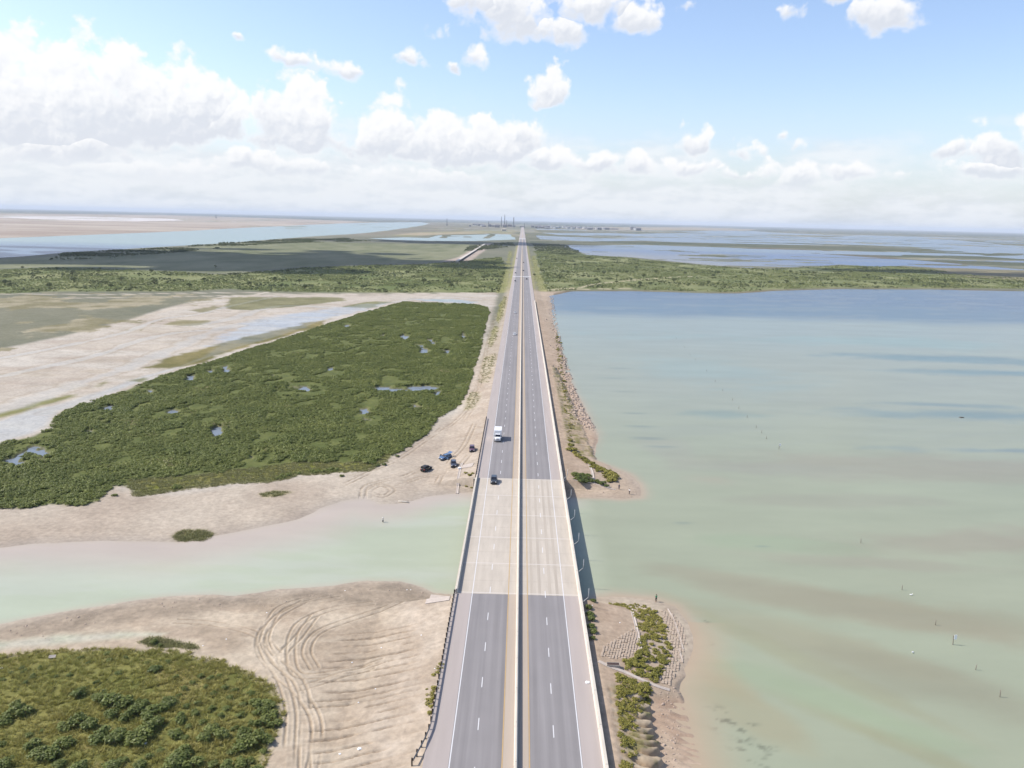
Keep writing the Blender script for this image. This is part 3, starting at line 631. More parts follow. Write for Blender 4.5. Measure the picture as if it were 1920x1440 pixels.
for k in range(75):
    y = mk+11.35*k
    paint.quad((-4.87,y-1.5,road_z(y)+.012),(-4.73,y-1.5,road_z(y)+.012),(-4.73,y+1.5,road_z(y)+.012),(-4.87,y+1.5,road_z(y)+.012))
    y -= 1.3
    paint.quad((6.6,y-1.5,road_z(y)+.012),(6.74,y-1.5,road_z(y)+.012),(6.74,y+1.5,road_z(y)+.012),(6.6,y+1.5,road_z(y)+.012))
yj = G(978,518,2.4)[1]; paint.quad((XL_OUT,yj-4,road_z(yj)+.016),(XR_OUT,yj-4,road_z(yj)+.016),(XR_OUT,yj+4,road_z(yj)+.016),(XL_OUT,yj+4,road_z(yj)+.016))
yj2 = G(985,448,2.)[1]; paint.quad((XL_OUT,yj2-40,2.07),(XR_OUT,yj2-40,2.07),(XR_OUT,yj2+40,2.07),(XL_OUT,yj2+40,2.07))
tag(paint.build('road_marking', [M_WHITE, M_YELL]), kind='structure')

# ---- bridge: deck, girders, bents, parapet on the left side
br = empty('bridge', (XC, (YB0+YB1)/2, 0), 0, 'low pale concrete highway bridge over the green channel', 'bridge')
LB = (YB1-YB0)/2
def seg(mb, x0, x1, z0, z1, ya, yb): mb.box(x0, ya, z0, x1, yb, z1)
dk = MB(); dk.box(XL_OUT-.6-XC, -LB, ZR-.35, XR_OUT+.6-XC, LB, ZR)
dk.build('deck', M_DECK, br)
wl = MB()
for x in (3.9, 5.5, 7.7, 9.2):
    wl.quad((x-.32-XC,-LB,ZR+.004),(x+.32-XC,-LB,ZR+.004),(x+.32-XC,LB,ZR+.004),(x-.32-XC,LB,ZR+.004))
wl.build('wheel_track', M_TYRE, br)
NSP = 5
for k in range(NSP+1):
    y = -LB+2*LB*k/NSP; y = min(max(y, -LB+.5), LB-.5)
    j = MB(); j.quad((XL_OUT-.6-XC,y-.14,ZR+.008),(XR_OUT+.6-XC,y-.14,ZR+.008),(XR_OUT+.6-XC,y+.14,ZR+.008),(XL_OUT-.6-XC,y+.14,ZR+.008)); j.build('deck_joint', M_JOINT, br)
    cp = MB(); cp.box(XL_OUT-XC, y-.5, ZR-1.75, XR_OUT-XC, y+.5, ZR-1.15, .05); cp.build('pier_cap', M_CONCD, br)
    if 0 < k < NSP:
        for x in (-10, -5, 0, 5, 10):
            p = MB(); p.tube([(x,y,-1.2),(x,y,ZR-1.75)], .35, 12); p.build('pier_column', M_CONCD, br, True)
for x in np.linspace(XL_OUT+.6, XR_OUT-.6, 10):
    g_ = MB(); g_.box(x-.3-XC, -LB+.02, ZR-1.15, x+.3-XC, LB-.02, ZR-.352); g_.build('girder', M_CONCD, br)
def barrier_profile(xc, s, w=.42, hh=.95):   # s=+1: sloping toe on the +x side
    return [(xc-w/2*s, 0), (xc+w*.75*s, 0), (xc+w*.72*s, .08), (xc+w*.35*s, .32), (xc+w*.28*s, hh), (xc-w/2*s, hh)]
def barrier(mb, prof, y0, y1, zoff=0):
    Y = [y0]+[y for y in ROAD_Y if y0 < y < y1]+[y1]
    mb.loft([[(x, y, z+road_z(y)+zoff) for x, z in prof] for y in Y])
pp = MB(); pp.loft([[(x-XC, y-(YB0+YB1)/2, z+ZR) for x, z in barrier_profile(XL_OUT-.1, 1)] for y in (YB0, YB1)])
pp.build('parapet', M_CONC, br)
for y in (-LB-1.2, LB+.02):
    ab = MB(); ab.box(XL_OUT-1.2-XC, y, -1, XR_OUT+1.2-XC, y+1.18, ZR-.36); ab.build('abutment', M_CONCD, br)
# ---- long barriers
mbx = MB(); barrier(mbx, [(XC-.3,0),(XC-.28,.08),(XC-.15,.3),(XC-.11,.95),(XC+.11,.95),(XC+.15,.3),(XC+.28,.08),(XC+.3,0)], YN, 2600, .005)
tag(mbx.build('median_barrier', M_CONC), 'long pale concrete barrier dividing the two carriageways', 'barrier')
prx = MB(); barrier(prx, barrier_profile(XR_OUT+.22, -1, .46), YN, G(1001,562,3.4)[1], .006)
tag(prx.build('concrete_barrier', M_CONC), 'white concrete barrier along the right edge of the highway beside the bay', 'barrier')

# ---- guardrails at both ends of the left bridge parapet
M_STEEL = mat('galvanised_steel', srgb(168,160,152), .55, .4, var=.1, scale=2.)
M_POST = mat('dark_wood_post', srgb(84,70,60), .9, var=.2, scale=4.)
def guardrail(y0, y1, label, flare=None, n=None):
    path = []
    n = n or int((y1-y0)/1.95)
    for k in range(n+1):
        y = y0+(y1-y0)*k/n; x = XL_OUT-.35
        if flare:
            fy, amt, L = flare; t = max(0, (fy-y) if L > 0 else (y-fy))/abs(L); x -= amt*min(t, 1.)**1.5
        path.append((x, y))
    g = empty('guardrail', (path[0][0], path[0][1], ZR-.1), 0, label, 'guardrail', 'guardrails along the left shoulder')
    ox, oy = path[0]
    r = MB()
    prof = [(0,.42),(.06,.47),(0,.53),(.06,.59),(.06,.66),(0,.72),(.06,.78),(0,.84),(-.02,.84),(.04,.78),(-.02,.72),(.04,.66),(.04,.59),(-.02,.53),(.04,.47),(-.02,.42)]
    r.loft([[(x-ox+a, y-oy, z+.1) for a, z in prof] for x, y in path]); r.build('rail', M_STEEL, g)
    for k, (x, y) in enumerate(path):
        p = MB(); p.box(x-ox-.3, y-oy-.09, -.5, x-ox-.1, y-oy+.09, .98, .01); p.box(x-ox-.1, y-oy-.07, .55, x-ox-.01, y-oy+.07, .9)
        p.build('post', M_POST, g)
    return g
guardrail(G(795,1432,ZR)[1], YB0-.2, 'grey steel guardrail on dark posts, nearer one, flaring off at its near end', (G(818,1350,ZR)[1]-1, 1.6, 9.))
guardrail(YB1+.2, G(910,785,ZR)[1], 'grey steel guardrail on dark posts running on from the far end of the bridge')

# ---- pelican poles: bent rods bracketed to the outside of the parapets
M_POLE = mat('white_pole', srgb(226,224,218), .5, .2)
M_POLEG = mat('weathered_pole', srgb(150,150,138), .6, .2)
first = None
names = ['nearest', 'second nearest', 'third nearest', 'fourth nearest', 'fifth nearest', 'farthest']
for i, (px, py) in enumerate(((1091,1127),(1080,1071),(1075,1020),(1068,975),(1062,936),(1058,897))):
    x, y = G(px, py, ZR+.7); x = XR_OUT+.45
    if first is None:
        first = empty('bent_pole', (x, y, ZR+.55), 0, None, 'pole', 'bent white poles along the bridge')
        a = MB(); a.box(-.02, -.15, -.25, .07, .15, .25, .01); a.build('bracket', M_STEEL, first)
        b = MB(); b.tube([(.05,0,0),(.25,0,.1),(1.15,0,.95),(1.22,0,1.12),(1.24,0,1.5),(1.24,0,3.0)], [.07]*5+[.045], 8); b.build('rod', M_POLE, first, True)
        o = first
    else: o = copy_tree(first)
    o.location = (x, y, ZR+.55)
    o['label'] = f'bent white pole on the right bridge parapet, {names[i]} of the six'

# ------------------------------------------------------------------ foliage
def leaf_quads(centres, normals, size, r, aspect=.7):
    n = len(centres); V = []; 
    nn = normals + r.normal(0, .55, (n, 3)); nn /= np.linalg.norm(nn, axis=1)[:, None]+1e-9
    a = np.cross(nn, r.normal(0, 1, (n, 3))); a /= np.linalg.norm(a, axis=1)[:, None]+1e-9
    b = np.cross(nn, a); s = (size*r.uniform(.6, 1.35, n))[:, None]
    v = np.stack([centres-a*s, centres+b*s*aspect, centres+a*s, centres-b*s*aspect], 1)
    return v.reshape(-1, 3)
def foliage_mesh(name, V, m, smooth_normals=False):
    nq = len(V)//4; me = bpy.data.meshes.new(name)
    me.vertices.add(len(V)); me.vertices.foreach_set('co', V.astype(np.float32).ravel())
    me.loops.add(nq*4); me.polygons.add(nq)
    me.loops.foreach_set('vertex_index', np.arange(nq*4, dtype=np.int32)); me.polygons.foreach_set('loop_start', np.arange(0, nq*4, 4, dtype=np.int32))
    me.update(calc_edges=True)
    at = me.attributes.new('leafvar', 'FLOAT', 'FACE'); at.data.foreach_set('value', rng.uniform(0, 1, nq).astype(np.float32))
    me.materials.append(m); return me
def crown_pts(n, lobes, r, lo=.55):
    """leaf positions and outward directions in a crown of several lobes (x, y, z, rx, ry, rz)"""
    w = np.array([a[3]*a[4]+a[5]*a[3] for a in lobes]); k = r.choice(len(lobes), n, p=w/w.sum())
    Lb = np.array(lobes)[k]; dirs = r.normal(0, 1, (n, 3)); dirs /= np.linalg.norm(dirs, axis=1)[:, None]
    dirs[:, 2] = np.where(dirs[:, 2] < -.35, -dirs[:, 2], dirs[:, 2])
    rad = (lo+(1.05-lo)*r.uniform(0, 1, n)**.6)[:, None]
    return Lb[:, :3]+dirs*Lb[:, 3:]*rad, dirs
def dome_lobes(r, rx, h, n):
    L_ = [(0, 0, h*.45, rx*.62, rx*.62, h*.5)]
    for i in range(n):
        a = r.uniform(0, 6.28); q = rx*r.uniform(.35, .7); s = rx*r.uniform(.28, .45); L_.append((q*math.cos(a), q*math.sin(a), h*r.uniform(.3, .6), s, s, h*r.uniform(.25, .42)))
    return L_
M_MANG = leaf_mat('mangrove_leaf', srgb(106,118,54,1.2), srgb(142,148,78,1.2), srgb(168,160,108,1.2))
M_SHRUB = leaf_mat('shrub_leaf', srgb(96,110,50,1.3), srgb(130,138,70,1.3), srgb(152,148,90,1.3))
M_YSHRUB = leaf_mat('yellow_shrub_leaf', srgb(138,136,60,1.3), srgb(168,158,78,1.3), srgb(180,164,98,1.3))
M_SCRUB = leaf_mat('scrub_leaf', srgb(140,152,92,1.3), srgb(166,170,112,1.3), srgb(180,172,128,1.3))
M_TREE = leaf_mat('tree_leaf', srgb(96,108,66,1.4), srgb(124,132,82,1.4))
M_GRASS = leaf_mat('grass_blade', srgb(144,146,74,1.15), srgb(172,162,96,1.15), srgb(180,162,110,1.15))
M_YGRASS = leaf_mat('yellow_grass_blade', srgb(152,154,92,1.6), srgb(176,170,118,1.6))
M_BARK = mat('bark', srgb(120,104,88), .95, var=.25, scale=6.)

def proto_clump(name, seed, rx, h, nleaf, size, m, nl=4):
    r = np.random.default_rng(seed); p, d = crown_pts(nleaf, dome_lobes(r, rx, h, nl), r); p[:, 2] = np.maximum(p[:, 2], .02)
    d2 = d.copy(); d2[:, 2] += .8
    return bpy.data.objects.new(name, foliage_mesh(name, leaf_quads(p, d2, size, r), m))
def proto_tuft(name, seed, m, n=26, h=.45, rad=.35):
    r = np.random.default_rng(seed); V = []
    for i in range(n):
        a = r.uniform(0, 6.28); q = rad*r.uniform(0, 1)**.5; x, y = q*math.cos(a), q*math.sin(a); t = r.uniform(0, 6.28); w = r.uniform(.03, .06); hh = h*r.uniform(.5, 1.1)
        lx, ly = r.normal(0, .3, 2); dx, dy = w*math.cos(t), w*math.sin(t)
        V += [(x-dx, y-dy, 0), (x+dx, y+dy, 0), (x+dx*.3+lx, y+dy*.3+ly, hh), (x-dx*.3+lx, y-dy*.3+ly, hh)]
    return bpy.data.objects.new(name, foliage_mesh(name, np.array(V), m))

def scatter(name, pts, rot, scl, protos, idx):
    """ground cover nobody could count: prototypes set on points by geometry nodes"""
    me = bpy.data.meshes.new(name); me.vertices.add(len(pts)); me.vertices.foreach_set('co', pts.astype(np.float32).ravel())
    for nm, ar, ty in (('rz', rot, 'FLOAT'), ('sc', scl, 'FLOAT'), ('pick', idx, 'INT')):
        a = me.attributes.new(nm, ty, 'POINT'); a.data.foreach_set('value', ar.astype(np.int32 if ty == 'INT' else np.float32))
    me.update(); o = bpy.data.objects.new(name, me); COL.objects.link(o)
    cl = bpy.data.collections.new(name+'_kinds')
    for p in protos: cl.objects.link(p)
    ng = bpy.data.node_groups.new(name, 'GeometryNodeTree')
    ng.interface.new_socket('Geometry', in_out='INPUT', socket_type='NodeSocketGeometry'); ng.interface.new_socket('Geometry', in_out='OUTPUT', socket_type='NodeSocketGeometry')
    n, l = ng.nodes, ng.links; gi, go = n.new('NodeGroupInput'), n.new('NodeGroupOutput')
    ci = n.new('GeometryNodeCollectionInfo'); ci.inputs['Collection'].default_value = cl; ci.inputs['Separate Children'].default_value = True; ci.inputs['Reset Children'].default_value = True
    ip = n.new('GeometryNodeInstanceOnPoints'); ip.inputs['Pick Instance'].default_value = True
    def at(nm, ty):
        a = n.new('GeometryNodeInputNamedAttribute'); a.data_type = ty; a.inputs['Name'].default_value = nm; return a.outputs['Attribute']
    cb = n.new('ShaderNodeCombineXYZ'); l.new(at('rz', 'FLOAT'), cb.inputs[2])
    er = n.new('FunctionNodeEulerToRotation'); l.new(cb.outputs[0], er.inputs[0])
    l.new(gi.outputs[0], ip.inputs['Points']); l.new(ci.outputs[0], ip.inputs['Instance']); l.new(at('pick', 'INT'), ip.inputs['Instance Index'])
    l.new(er.outputs[0], ip.inputs['Rotation']); l.new(at('sc', 'FLOAT'), ip.inputs['Scale']); l.new(ip.outputs[0], go.inputs[0])
    md = o.modifiers.new('scatter', 'NODES'); md.node_group = ng
    return tag(o, kind='stuff')
def rand_in(P, n, edge=0., wobble=True):
    P = np.asarray(P); lo, hi = P.min(0), P.max(0); out = []
    while sum(map(len, out)) < n:
        q = rng.uniform(lo, hi, (n*2, 2)); s = sdf(q[:, 0].copy(), q[:, 1].copy(), P, 30)
        if wobble: s = s+wob(q[:, 0], q[:, 1])*.8
        out.append(q[s > edge])
    return np.concatenate(out)[:n]
def area(P): x, y = np.asarray(P).T; return abs(np.dot(x, np.roll(y, 1))-np.dot(y, np.roll(x, 1)))/2

# mangrove marsh: a closed low canopy with gaps at the ponds
def view(P, a=.82): return P[(np.abs(P[:, 0]) < a*(P[:, 1]+18))]
q = view(rand_in(MANGROVE, int(area(MANGROVE)/.62), .3))
pd = np.full(len(q), -30.)
for P in PONDS: pd = np.maximum(pd, sdf(q[:, 0].copy(), q[:, 1].copy(), P, 30))
pd = pd+(fbm(q[:, 0]/4.5, q[:, 1]/6, 31, 4)-.5)*9+.5
gap = fbm(q[:, 0]/7, q[:, 1]/10, 91, 4); frs = sdf(q[:, 0].copy(), q[:, 1].copy(), FRINGE, 30)
keep = (pd < -.25) & (gap+.35*(fbm(q[:, 0]/40, q[:, 1]/55, 93, 4)-.5) > .35+.3*sstep(-4, 3, frs)+.25*sstep(3,5,frs)) ; q = q[keep]; gap = gap[keep]
big = fbm(q[:, 0]/14, q[:, 1]/18, 92, 4)
sc = (.32+.78*big)*rng.uniform(.55, 1.35, len(q))*(.75+.55*sstep(.32, .55, gap))
scatter('mangrove_thicket', np.concatenate([q, hts(q)[:, None]], 1), rng.uniform(0, 6.28, len(q)), sc, [proto_clump('mangrove_clump', 10+i, 1.0, rng.uniform(.6, .95), 100, .15, M_MANG, 5) for i in range(6)], rng.integers(0, 6, len(q)))

# grass on the mound and along roadsides
gm = view(rand_in(MOUND, 10000, -.5)); gm = gm[gm[:, 1] > 92]
scatter('grass', np.concatenate([gm, hts(gm)[:, None]], 1), rng.uniform(0, 6.28, len(gm)), rng.uniform(.6, 1.3, len(gm)), [proto_tuft('grass_tuft', 40+i, M_GRASS) for i in range(4)], rng.integers(0, 4, len(gm)))
gp = np.concatenate([rand_in(P, min(700, int(area(P)*.5)), -.6) for P in GRASSPATCH]+[rand_in(OLIVE[10][0], 260, -.2), rand_in(OLIVE[11][0], 90, -.2), rand_in(MOUND2, 160, 0), rand_in(FRINGE, 2600, -.4)])
scatter('roadside_grass', np.concatenate([gp, hts(gp)[:, None]], 1), rng.uniform(0, 6.28, len(gp)), rng.uniform(.6, 1.3, len(gp)), [proto_tuft('yellow_tuft', 50+i, M_YGRASS, 20, .4, .5) for i in range(3)], rng.integers(0, 3, len(gp)))

# coastal scrub on both sides of the highway beyond the bay
def scrub(name, P, n, smin, smax, protos, thr, sx, sy, seed):
    q = rand_in(P, n, 0); q = q[np.abs(q[:, 0]) < .95*(q[:, 1]+18)]; q = q[(q[:, 0] < XL_OUT-7) | (q[:, 0] > XR_OUT+8)]
    f = fbm(q[:, 0]/sx, q[:, 1]/sy, seed, 4); q = q[f > thr]; f = f[f > thr]
    for tr in (TRAIL_R, TRAIL_R2):
        k = line_dist(q[:, 0].copy(), q[:, 1].copy(), tr, 20) > 4; q = q[k]; f = f[k]
    return scatter(name, np.concatenate([q, hts(q)[:, None]], 1), rng.uniform(0, 6.28, len(q)), rng.uniform(smin, smax, len(q))*(.6+1.2*(f-thr)), protos, rng.integers(0, len(protos), len(q)))
SP = [proto_clump('scrub_clump', 60+i, 1.6, 1.5, 90, .32, M_SCRUB, 5) for i in range(5)]
SP2 = [proto_clump('wood_clump', 70+i, 1.8, 2.4, 110, .36, M_TREE, 5) for i in range(4)]
scrub('scrub_cover', SCRUB_L, 20000, .5, 1.4, SP, .40, 40, 50, 101)
scrub('bush_cover', SCRUB_R, 30000, .5, 1.4, [p.copy() for p in SP], .41, 46, 60, 102)
scrub('dark_brush', SCRUB_L, 9000, .5, 1.3, [p.copy() for p in SP2], .52, 22, 30, 106); scrub('dark_thicket', SCRUB_R, 14000, .5, 1.3, [p.copy() for p in SP2], .53, 24, 34, 107)
scrub('riverside_wood', TREES_L, 5000, 1.0, 2.2, SP2, .46, 60, 60, 103)
darkband = GP([(880,462),(960,455),(965,462),(900,470),(870,472)], .6); darkband2 = GP([(1000,458),(1060,460),(1090,474),(1060,480),(1003,470)], .6)
scrub('roadside_wood', darkband, 700, 1., 2.2, [p.copy() for p in SP2], .35, 40, 40, 104)
scrub('lagoon_side_wood', darkband2, 900, 1., 2.0, [p.copy() for p in SP2], .35, 40, 40, 105)

# single trees standing out of the scrub
def tree_proto(seed, h=5.2):
    r = np.random.default_rng(seed); t = empty('tree', (0, 0, 0))
    tr = MB(); tr.tube([(0,0,-.3),(.08,.05,h*.2),(.05,.1,h*.45),(.2,.1,h*.7)], [.2,.16,.12,.05], 7)
    for i in range(5):
        a = i*1.26+r.uniform(0, .6); z = h*r.uniform(.25, .45); tr.tube([(.06,.06,z),(.8*math.cos(a),.8*math.sin(a),z+h*.15),(1.5*math.cos(a),1.5*math.sin(a),z+h*.3)], [.09,.06,.025], 5)
    tr.build('trunk', M_BARK, t, True)
    lob = [(0,0,h*.7,1.5,1.5,h*.26)]+[(1.5*math.cos(a), 1.5*math.sin(a), h*r.uniform(.45, .72), r.uniform(.8, 1.2), r.uniform(.8, 1.2), h*r.uniform(.14, .22)) for a in np.arange(6)*1.05+r.uniform(0, 1)]
    p, dr = crown_pts(330, lob, r); cr = bpy.data.objects.new('crown', foliage_mesh('crown', leaf_quads(p, dr, .34, r), M_TREE)); COL.objects.link(cr); cr.parent = t
    return t
TP = [tree_proto(200+i) for i in range(3)]
def set_trees(spots, label, group, smin=.7, smax=1.3):
    for (x, y) in spots:
        i = rng.integers(0, 3)
        o = TP[i] if TP[i].get('label') is None else copy_tree(TP[i])
        o.location = (x, y, near_hs(x, y)); o.rotation_euler.z = rng.uniform(0, 6.28); s = rng.uniform(smin, smax); o.scale = (s*1.15, s*1.15, s)
        o['label'] = label; o['category'] = 'tree'; o['group'] = group
_hc = {}
def near_hs(x, y): return .45 if y > 420 else near_h(x, y)
left_px = [(947,517),(937,508),(889,512),(925,500),(868,520),(905,526),(300,533),(95,540),(320,520),(140,515),(180,512),(30,505),(60,522),(230,528),(260,518),(410,503),(450,520),(470,536),(505,527),(540,512),(560,533),(600,520),(640,536),(655,512),(690,505),(720,528),(745,540),(770,515),(800,532),(830,520),(845,540),(865,505),(380,527),(350,540),(15,535),(120,530),(205,540),(585,543),(615,505),(680,542),(285,512),(520,540)]
right_px = [(1009,512),(998,518),(1008,498),(1044,525),(1030,505),(1060,515),(1085,500),(1100,520),(1120,508),(1135,515),(1150,500),(1165,520),(1180,512),(1195,505),(1210,522),(1230,512),(1250,505),(1275,515),(1300,508),(1320,520),(1340,515),(1360,508),(1375,522),(1400,512),(1430,518),(1455,522),(1480,512),(1500,525),(1530,515),(1560,522),(1590,512),(1620,520),(1650,526),(1680,515),(1700,530),(1050,490),(1075,485),(1110,530),(1160,533),(1200,536),(1260,530),(1330,533),(1400,530),(1470,533),(1550,532),(1640,535),(1730,528),(1770,533)]
jit = lambda P: [tuple(np.array(G(px, py, .5))+rng.normal(0, 4, 2)) for px, py in P]
set_trees(jit(left_px), 'small dark tree standing out of the scrub left of the highway beyond the tidal flat', 'trees in the left scrub')
set_trees(jit(right_px), 'small dark tree in the scrub right of the highway between bay and lagoon', 'trees in the right scrub')

# shrubs: each a thing of its own
def shrub_proto(seed, m, rx, h, nleaf=520, size=.13):
    r = np.random.default_rng(seed); p, dr = crown_pts(nleaf, dome_lobes(r, rx, h, 8), r, .45); p[:, 2] = np.maximum(p[:, 2], .03)
    t = empty('shrub', (0, 0, 0)); st = MB()
    for i in range(6):
        a = r.uniform(0, 6.28); q = rx*r.uniform(.3, .6); st.tube([(0,0,-.2),(q*.4*math.cos(a),q*.4*math.sin(a),h*.3),(q*math.cos(a),q*math.sin(a),h*.7)], [.05,.035,.015], 5)
    st.build('stem', M_BARK, t)
    dr[:, 2] += .6
    f = bpy.data.objects.new('foliage', foliage_mesh('foliage', leaf_quads(p, dr, size, r), m)); COL.objects.link(f); f.parent = t
    return t
SG = [shrub_proto(300+i, M_SHRUB, 1.15, 1.25) for i in range(5)]
SY = [shrub_proto(320+i, M_YSHRUB, 1.0, .95) for i in range(4)]
def put_shrub(protos, x, y, s, label, group, flat=1.):
    i = rng.integers(0, len(protos)); o = protos[i]
    if o.get('label') is not None: o = copy_tree(o)
    o.location = (x, y, near_h(x, y)-.03); o.rotation_euler.z = rng.uniform(0, 6.28); o.scale = (s*rng.uniform(.9, 1.25), s*rng.uniform(.9, 1.15), s*flat*rng.uniform(.65, 1.0))
    o['label'] = label; o['category'] = 'shrub'; o['group'] = group
mound_px = [(45,1251,1.1),(20,1254,.8),(5,1268,.9),(40,1245,1.),(62,1262,1.2),(75,1243,.9),(48,1274,1.),(105,1262,.8),(130,1259,.9),(150,1222,1.),(165,1232,.8),(200,1214,1.3),(205,1226,1.),(235,1222,.9),(275,1233,.8),(290,1250,1.5),(315,1230,1.2),(300,1243,1.1),(222,1254,1.3),(180,1275,1.),(148,1296,1.5),(140,1290,.9),(178,1300,1.2),(210,1312,1.9),(190,1305,1.6),(232,1315,1.8),(255,1330,1.7),(240,1340,1.6),(210,1335,1.6),(265,1318,1.5),(285,1328,1.9),(310,1320,1.6),(320,1312,1.4),(275,1342,1.5),(30,1325,1.8),(45,1332,1.7),(15,1340,1.7),(5,1348,1.4),(58,1328,1.1),(120,1360,1.5),(145,1352,1.8),(165,1360,1.9),(155,1340,1.2),(190,1378,2.1),(212,1385,2.1),(225,1372,1.6),(255,1385,2.1),(270,1372,1.8),(280,1360,1.5),(298,1352,1.7),(55,1372,1.3),(78,1365,.9),(60,1395,1.6),(75,1415,2.),(95,1412,1.8),(120,1390,1.6),(135,1385,1.3),(112,1432,1.4),(145,1436,1.5),(10,1430,1.5),(2,1388,1.2),(335,1300,1.1),(345,1285,1.2),(360,1272,1.),(330,1262,1.),(375,1258,1.2),(395,1262,1.3),(410,1256,1.1),(385,1280,1.2),(400,1292,1.),(420,1280,1.2),(440,1285,1.1),(430,1300,1.2),(350,1320,1.2),(370,1312,1.1),(365,1332,1.3),(340,1345,1.5),(355,1358,1.3),(325,1372,1.6),(345,1378,1.3),(395,1322,1.2),(412,1335,1.),(425,1320,1.1),(450,1330,1.3),(455,1310,1.1),(470,1290,1.2),(478,1312,1.5),(500,1310,1.6),(505,1330,1.7),(515,1345,1.4),(490,1325,1.5),(490,1345,1.5),(470,1345,1.3),(380,1350,1.2),(400,1362,1.6),(415,1372,1.5),(385,1378,1.4),(440,1358,1.1),(460,1372,1.7),(480,1380,1.9),(500,1375,1.5),(495,1395,1.3),(450,1390,1.9),(430,1400,1.2),(340,1420,2.1),(360,1428,1.8),(325,1432,1.9),(345,1405,1.5),(300,1400,1.2),(280,1412,1.3),(230,1420,1.3),(210,1432,1.6),(260,1432,1.4),(400,1425,1.3),(425,1432,1.7),(450,1420,1.4),(470,1412,1.3),(480,1438,1.6),(390,1440,1.3)]
for px, py, s in mound_px:
    x, y = G(px, py+6, 1.5); put_shrub(SG, x, y, s*(.78 if s > 1.35 else .54), 'leafy green shrub on the grassy mound in the lower left corner', 'shrubs on the grassy mound')
for px, py, s in ((287,1204,1.),(300,1208,.7)):
    x, y = G(px, py, 1.); put_shrub(SG, x, y, s*.8, 'green shrub on the small grass island in the sand above the mound', 'shrubs on the small grass island')
near_bank = [(1150,1130,.9),(1160,1134,.9),(1172,1134,.8),(1188,1134,1.),(1200,1138,1.1),(1212,1140,1.),(1222,1142,1.1),(1228,1138,.9),(1215,1152,.8),(1210,1165,.8),(1222,1165,1.1),(1245,1166,1.2),(1240,1174,1.),(1208,1178,1.),(1220,1182,1.2),(1232,1188,1.3),(1246,1188,.9),(1212,1190,.9),(1205,1195,.7),(1252,1198,1.1),(1256,1206,1.1),(1240,1208,.9),(1222,1205,.8),(1228,1215,.9),(1248,1216,1.2),(1254,1222,1.),(1212,1226,1.1),(1198,1226,1.2),(1195,1234,1.3),(1208,1238,1.2),(1222,1236,1.2),(1236,1232,1.2),(1246,1238,1.),(1240,1246,1.),(1186,1244,1.3),(1178,1252,1.2),(1192,1252,1.3),(1205,1250,1.3),(1218,1254,1.3),(1228,1264,1.4),(1215,1268,1.1),(1172,1246,1.),(1200,1262,1.2),(1232,1254,1.1)]
lower_bank = [(1158,1271,1.1),(1168,1275,1.2),(1178,1280,1.3),(1188,1280,1.2),(1200,1286,1.3),(1212,1280,1.1),(1195,1292,1.1),(1208,1300,1.1),(1212,1290,1.2),(1160,1296,.9),(1175,1302,1.),(1190,1308,1.),(1202,1310,.9),(1158,1328,.8),(1166,1330,.7),(1200,1335,.7),(1168,1354,.8),(1176,1358,.7),(1170,1372,.8),(1178,1390,.8),(1182,1422,1.),(1174,1440,.8)]
for px, py, s in near_bank:
    x, y = G(px, py+3, 1.); put_shrub(SY, x, y, s*.7, 'yellow green shrub on the near right bank above the concrete gutter', 'shrubs above the gutter')
for px, py, s in lower_bank:
    x, y = G(px, py+3, 1.5); put_shrub(SY, x, y, s*.62, 'yellow green shrub on the washed out bank below the concrete gutter', 'shrubs below the gutter')
spit_a = [(1078,855,1.),(1084,860,1.1),(1092,864,1.1),(1100,868,1.2),(1108,871,1.2),(1116,874,1.2),(1124,877,1.2),(1132,880,1.2),(1140,884,1.5),(1148,887,1.5),(1154,892,1.4),(1146,894,1.5),(1138,892,1.2),(1150,898,1.2),(1142,900,1.),(1110,877,.9),(1120,882,.8)]
spit_b = [(1078,900,1.2),(1083,906,1.3),(1090,899,1.3),(1096,905,1.3),(1103,900,1.2),(1108,906,1.1),(1088,910,1.),(1098,910,1.),(1120,905,.8),(1126,908,.9),(1132,906,.8),(1136,910,.8)]
for px, py, s in spit_a:
    x, y = G(px, py+2, .8); put_shrub(SY, x, y, s*1.15, 'yellow green mangrove shrub along the bay side of the far spit', 'shrubs along the bay side of the far spit')
for px, py, s in spit_b:
    x, y = G(px, py+2, .8); put_shrub(SG, x, y, s*1.15, 'dark green shrub by the channel edge of the far spit', 'shrubs by the channel edge of the far spit')
for px, py, s in ((1056,700,1.),(1058,712,1.2),(1050,640,1.5),(1046,655,1.3),(1052,668,1.3),(1045,630,1.2),(1060,735,1.),(1064,748,1.),(1070,842,1.2),(1075,848,1.2),(1068,830,1.),(1066,850,1.)):
    x, y = G(px, py, 1.4); put_shrub(SY, x, y, s*1.15, 'low yellow green bush on the rocky right embankment', 'bushes on the rocky embankment')
for px, py, s in ((808,1335,.7),(812,1320,.6),(806,1348,.7),(873,890,.9),(880,896,1.1),(886,893,.9),(874,902,.7),(884,904,.8),(800,1300,.4)):
    x, y = G(px, py, 2.); put_shrub(SY, x, y, s*.7, 'small dry bush beside the left guardrail or bridge end', 'dry bushes on the left road edge')
for px, py, s in ((1103,1150,1.2),(1106,1162,1.2),(1110,1172,1.3),(1108,1185,1.2),(1112,1195,1.1),(1110,1208,.9),(1112,1135,.9)):
    x, y = G(px, py, 1.8); put_shrub(SG, x, y, s*.7, 'dull green shrub in the shadow right below the bridge barrier', 'shrubs under the barrier')
for px, py in ((800,812),(790,820),(782,826),(770,838),(745,856),(720,872),(800,800),(794,796),(756,846),(708,874),(640,893),(330,912),(215,930)):
    x, y = G(px, py, .6); put_shrub(SG, x, y, .8, 'small green mangrove bush standing alone at the edge of the marsh', 'bushes at the marsh edge', .8)

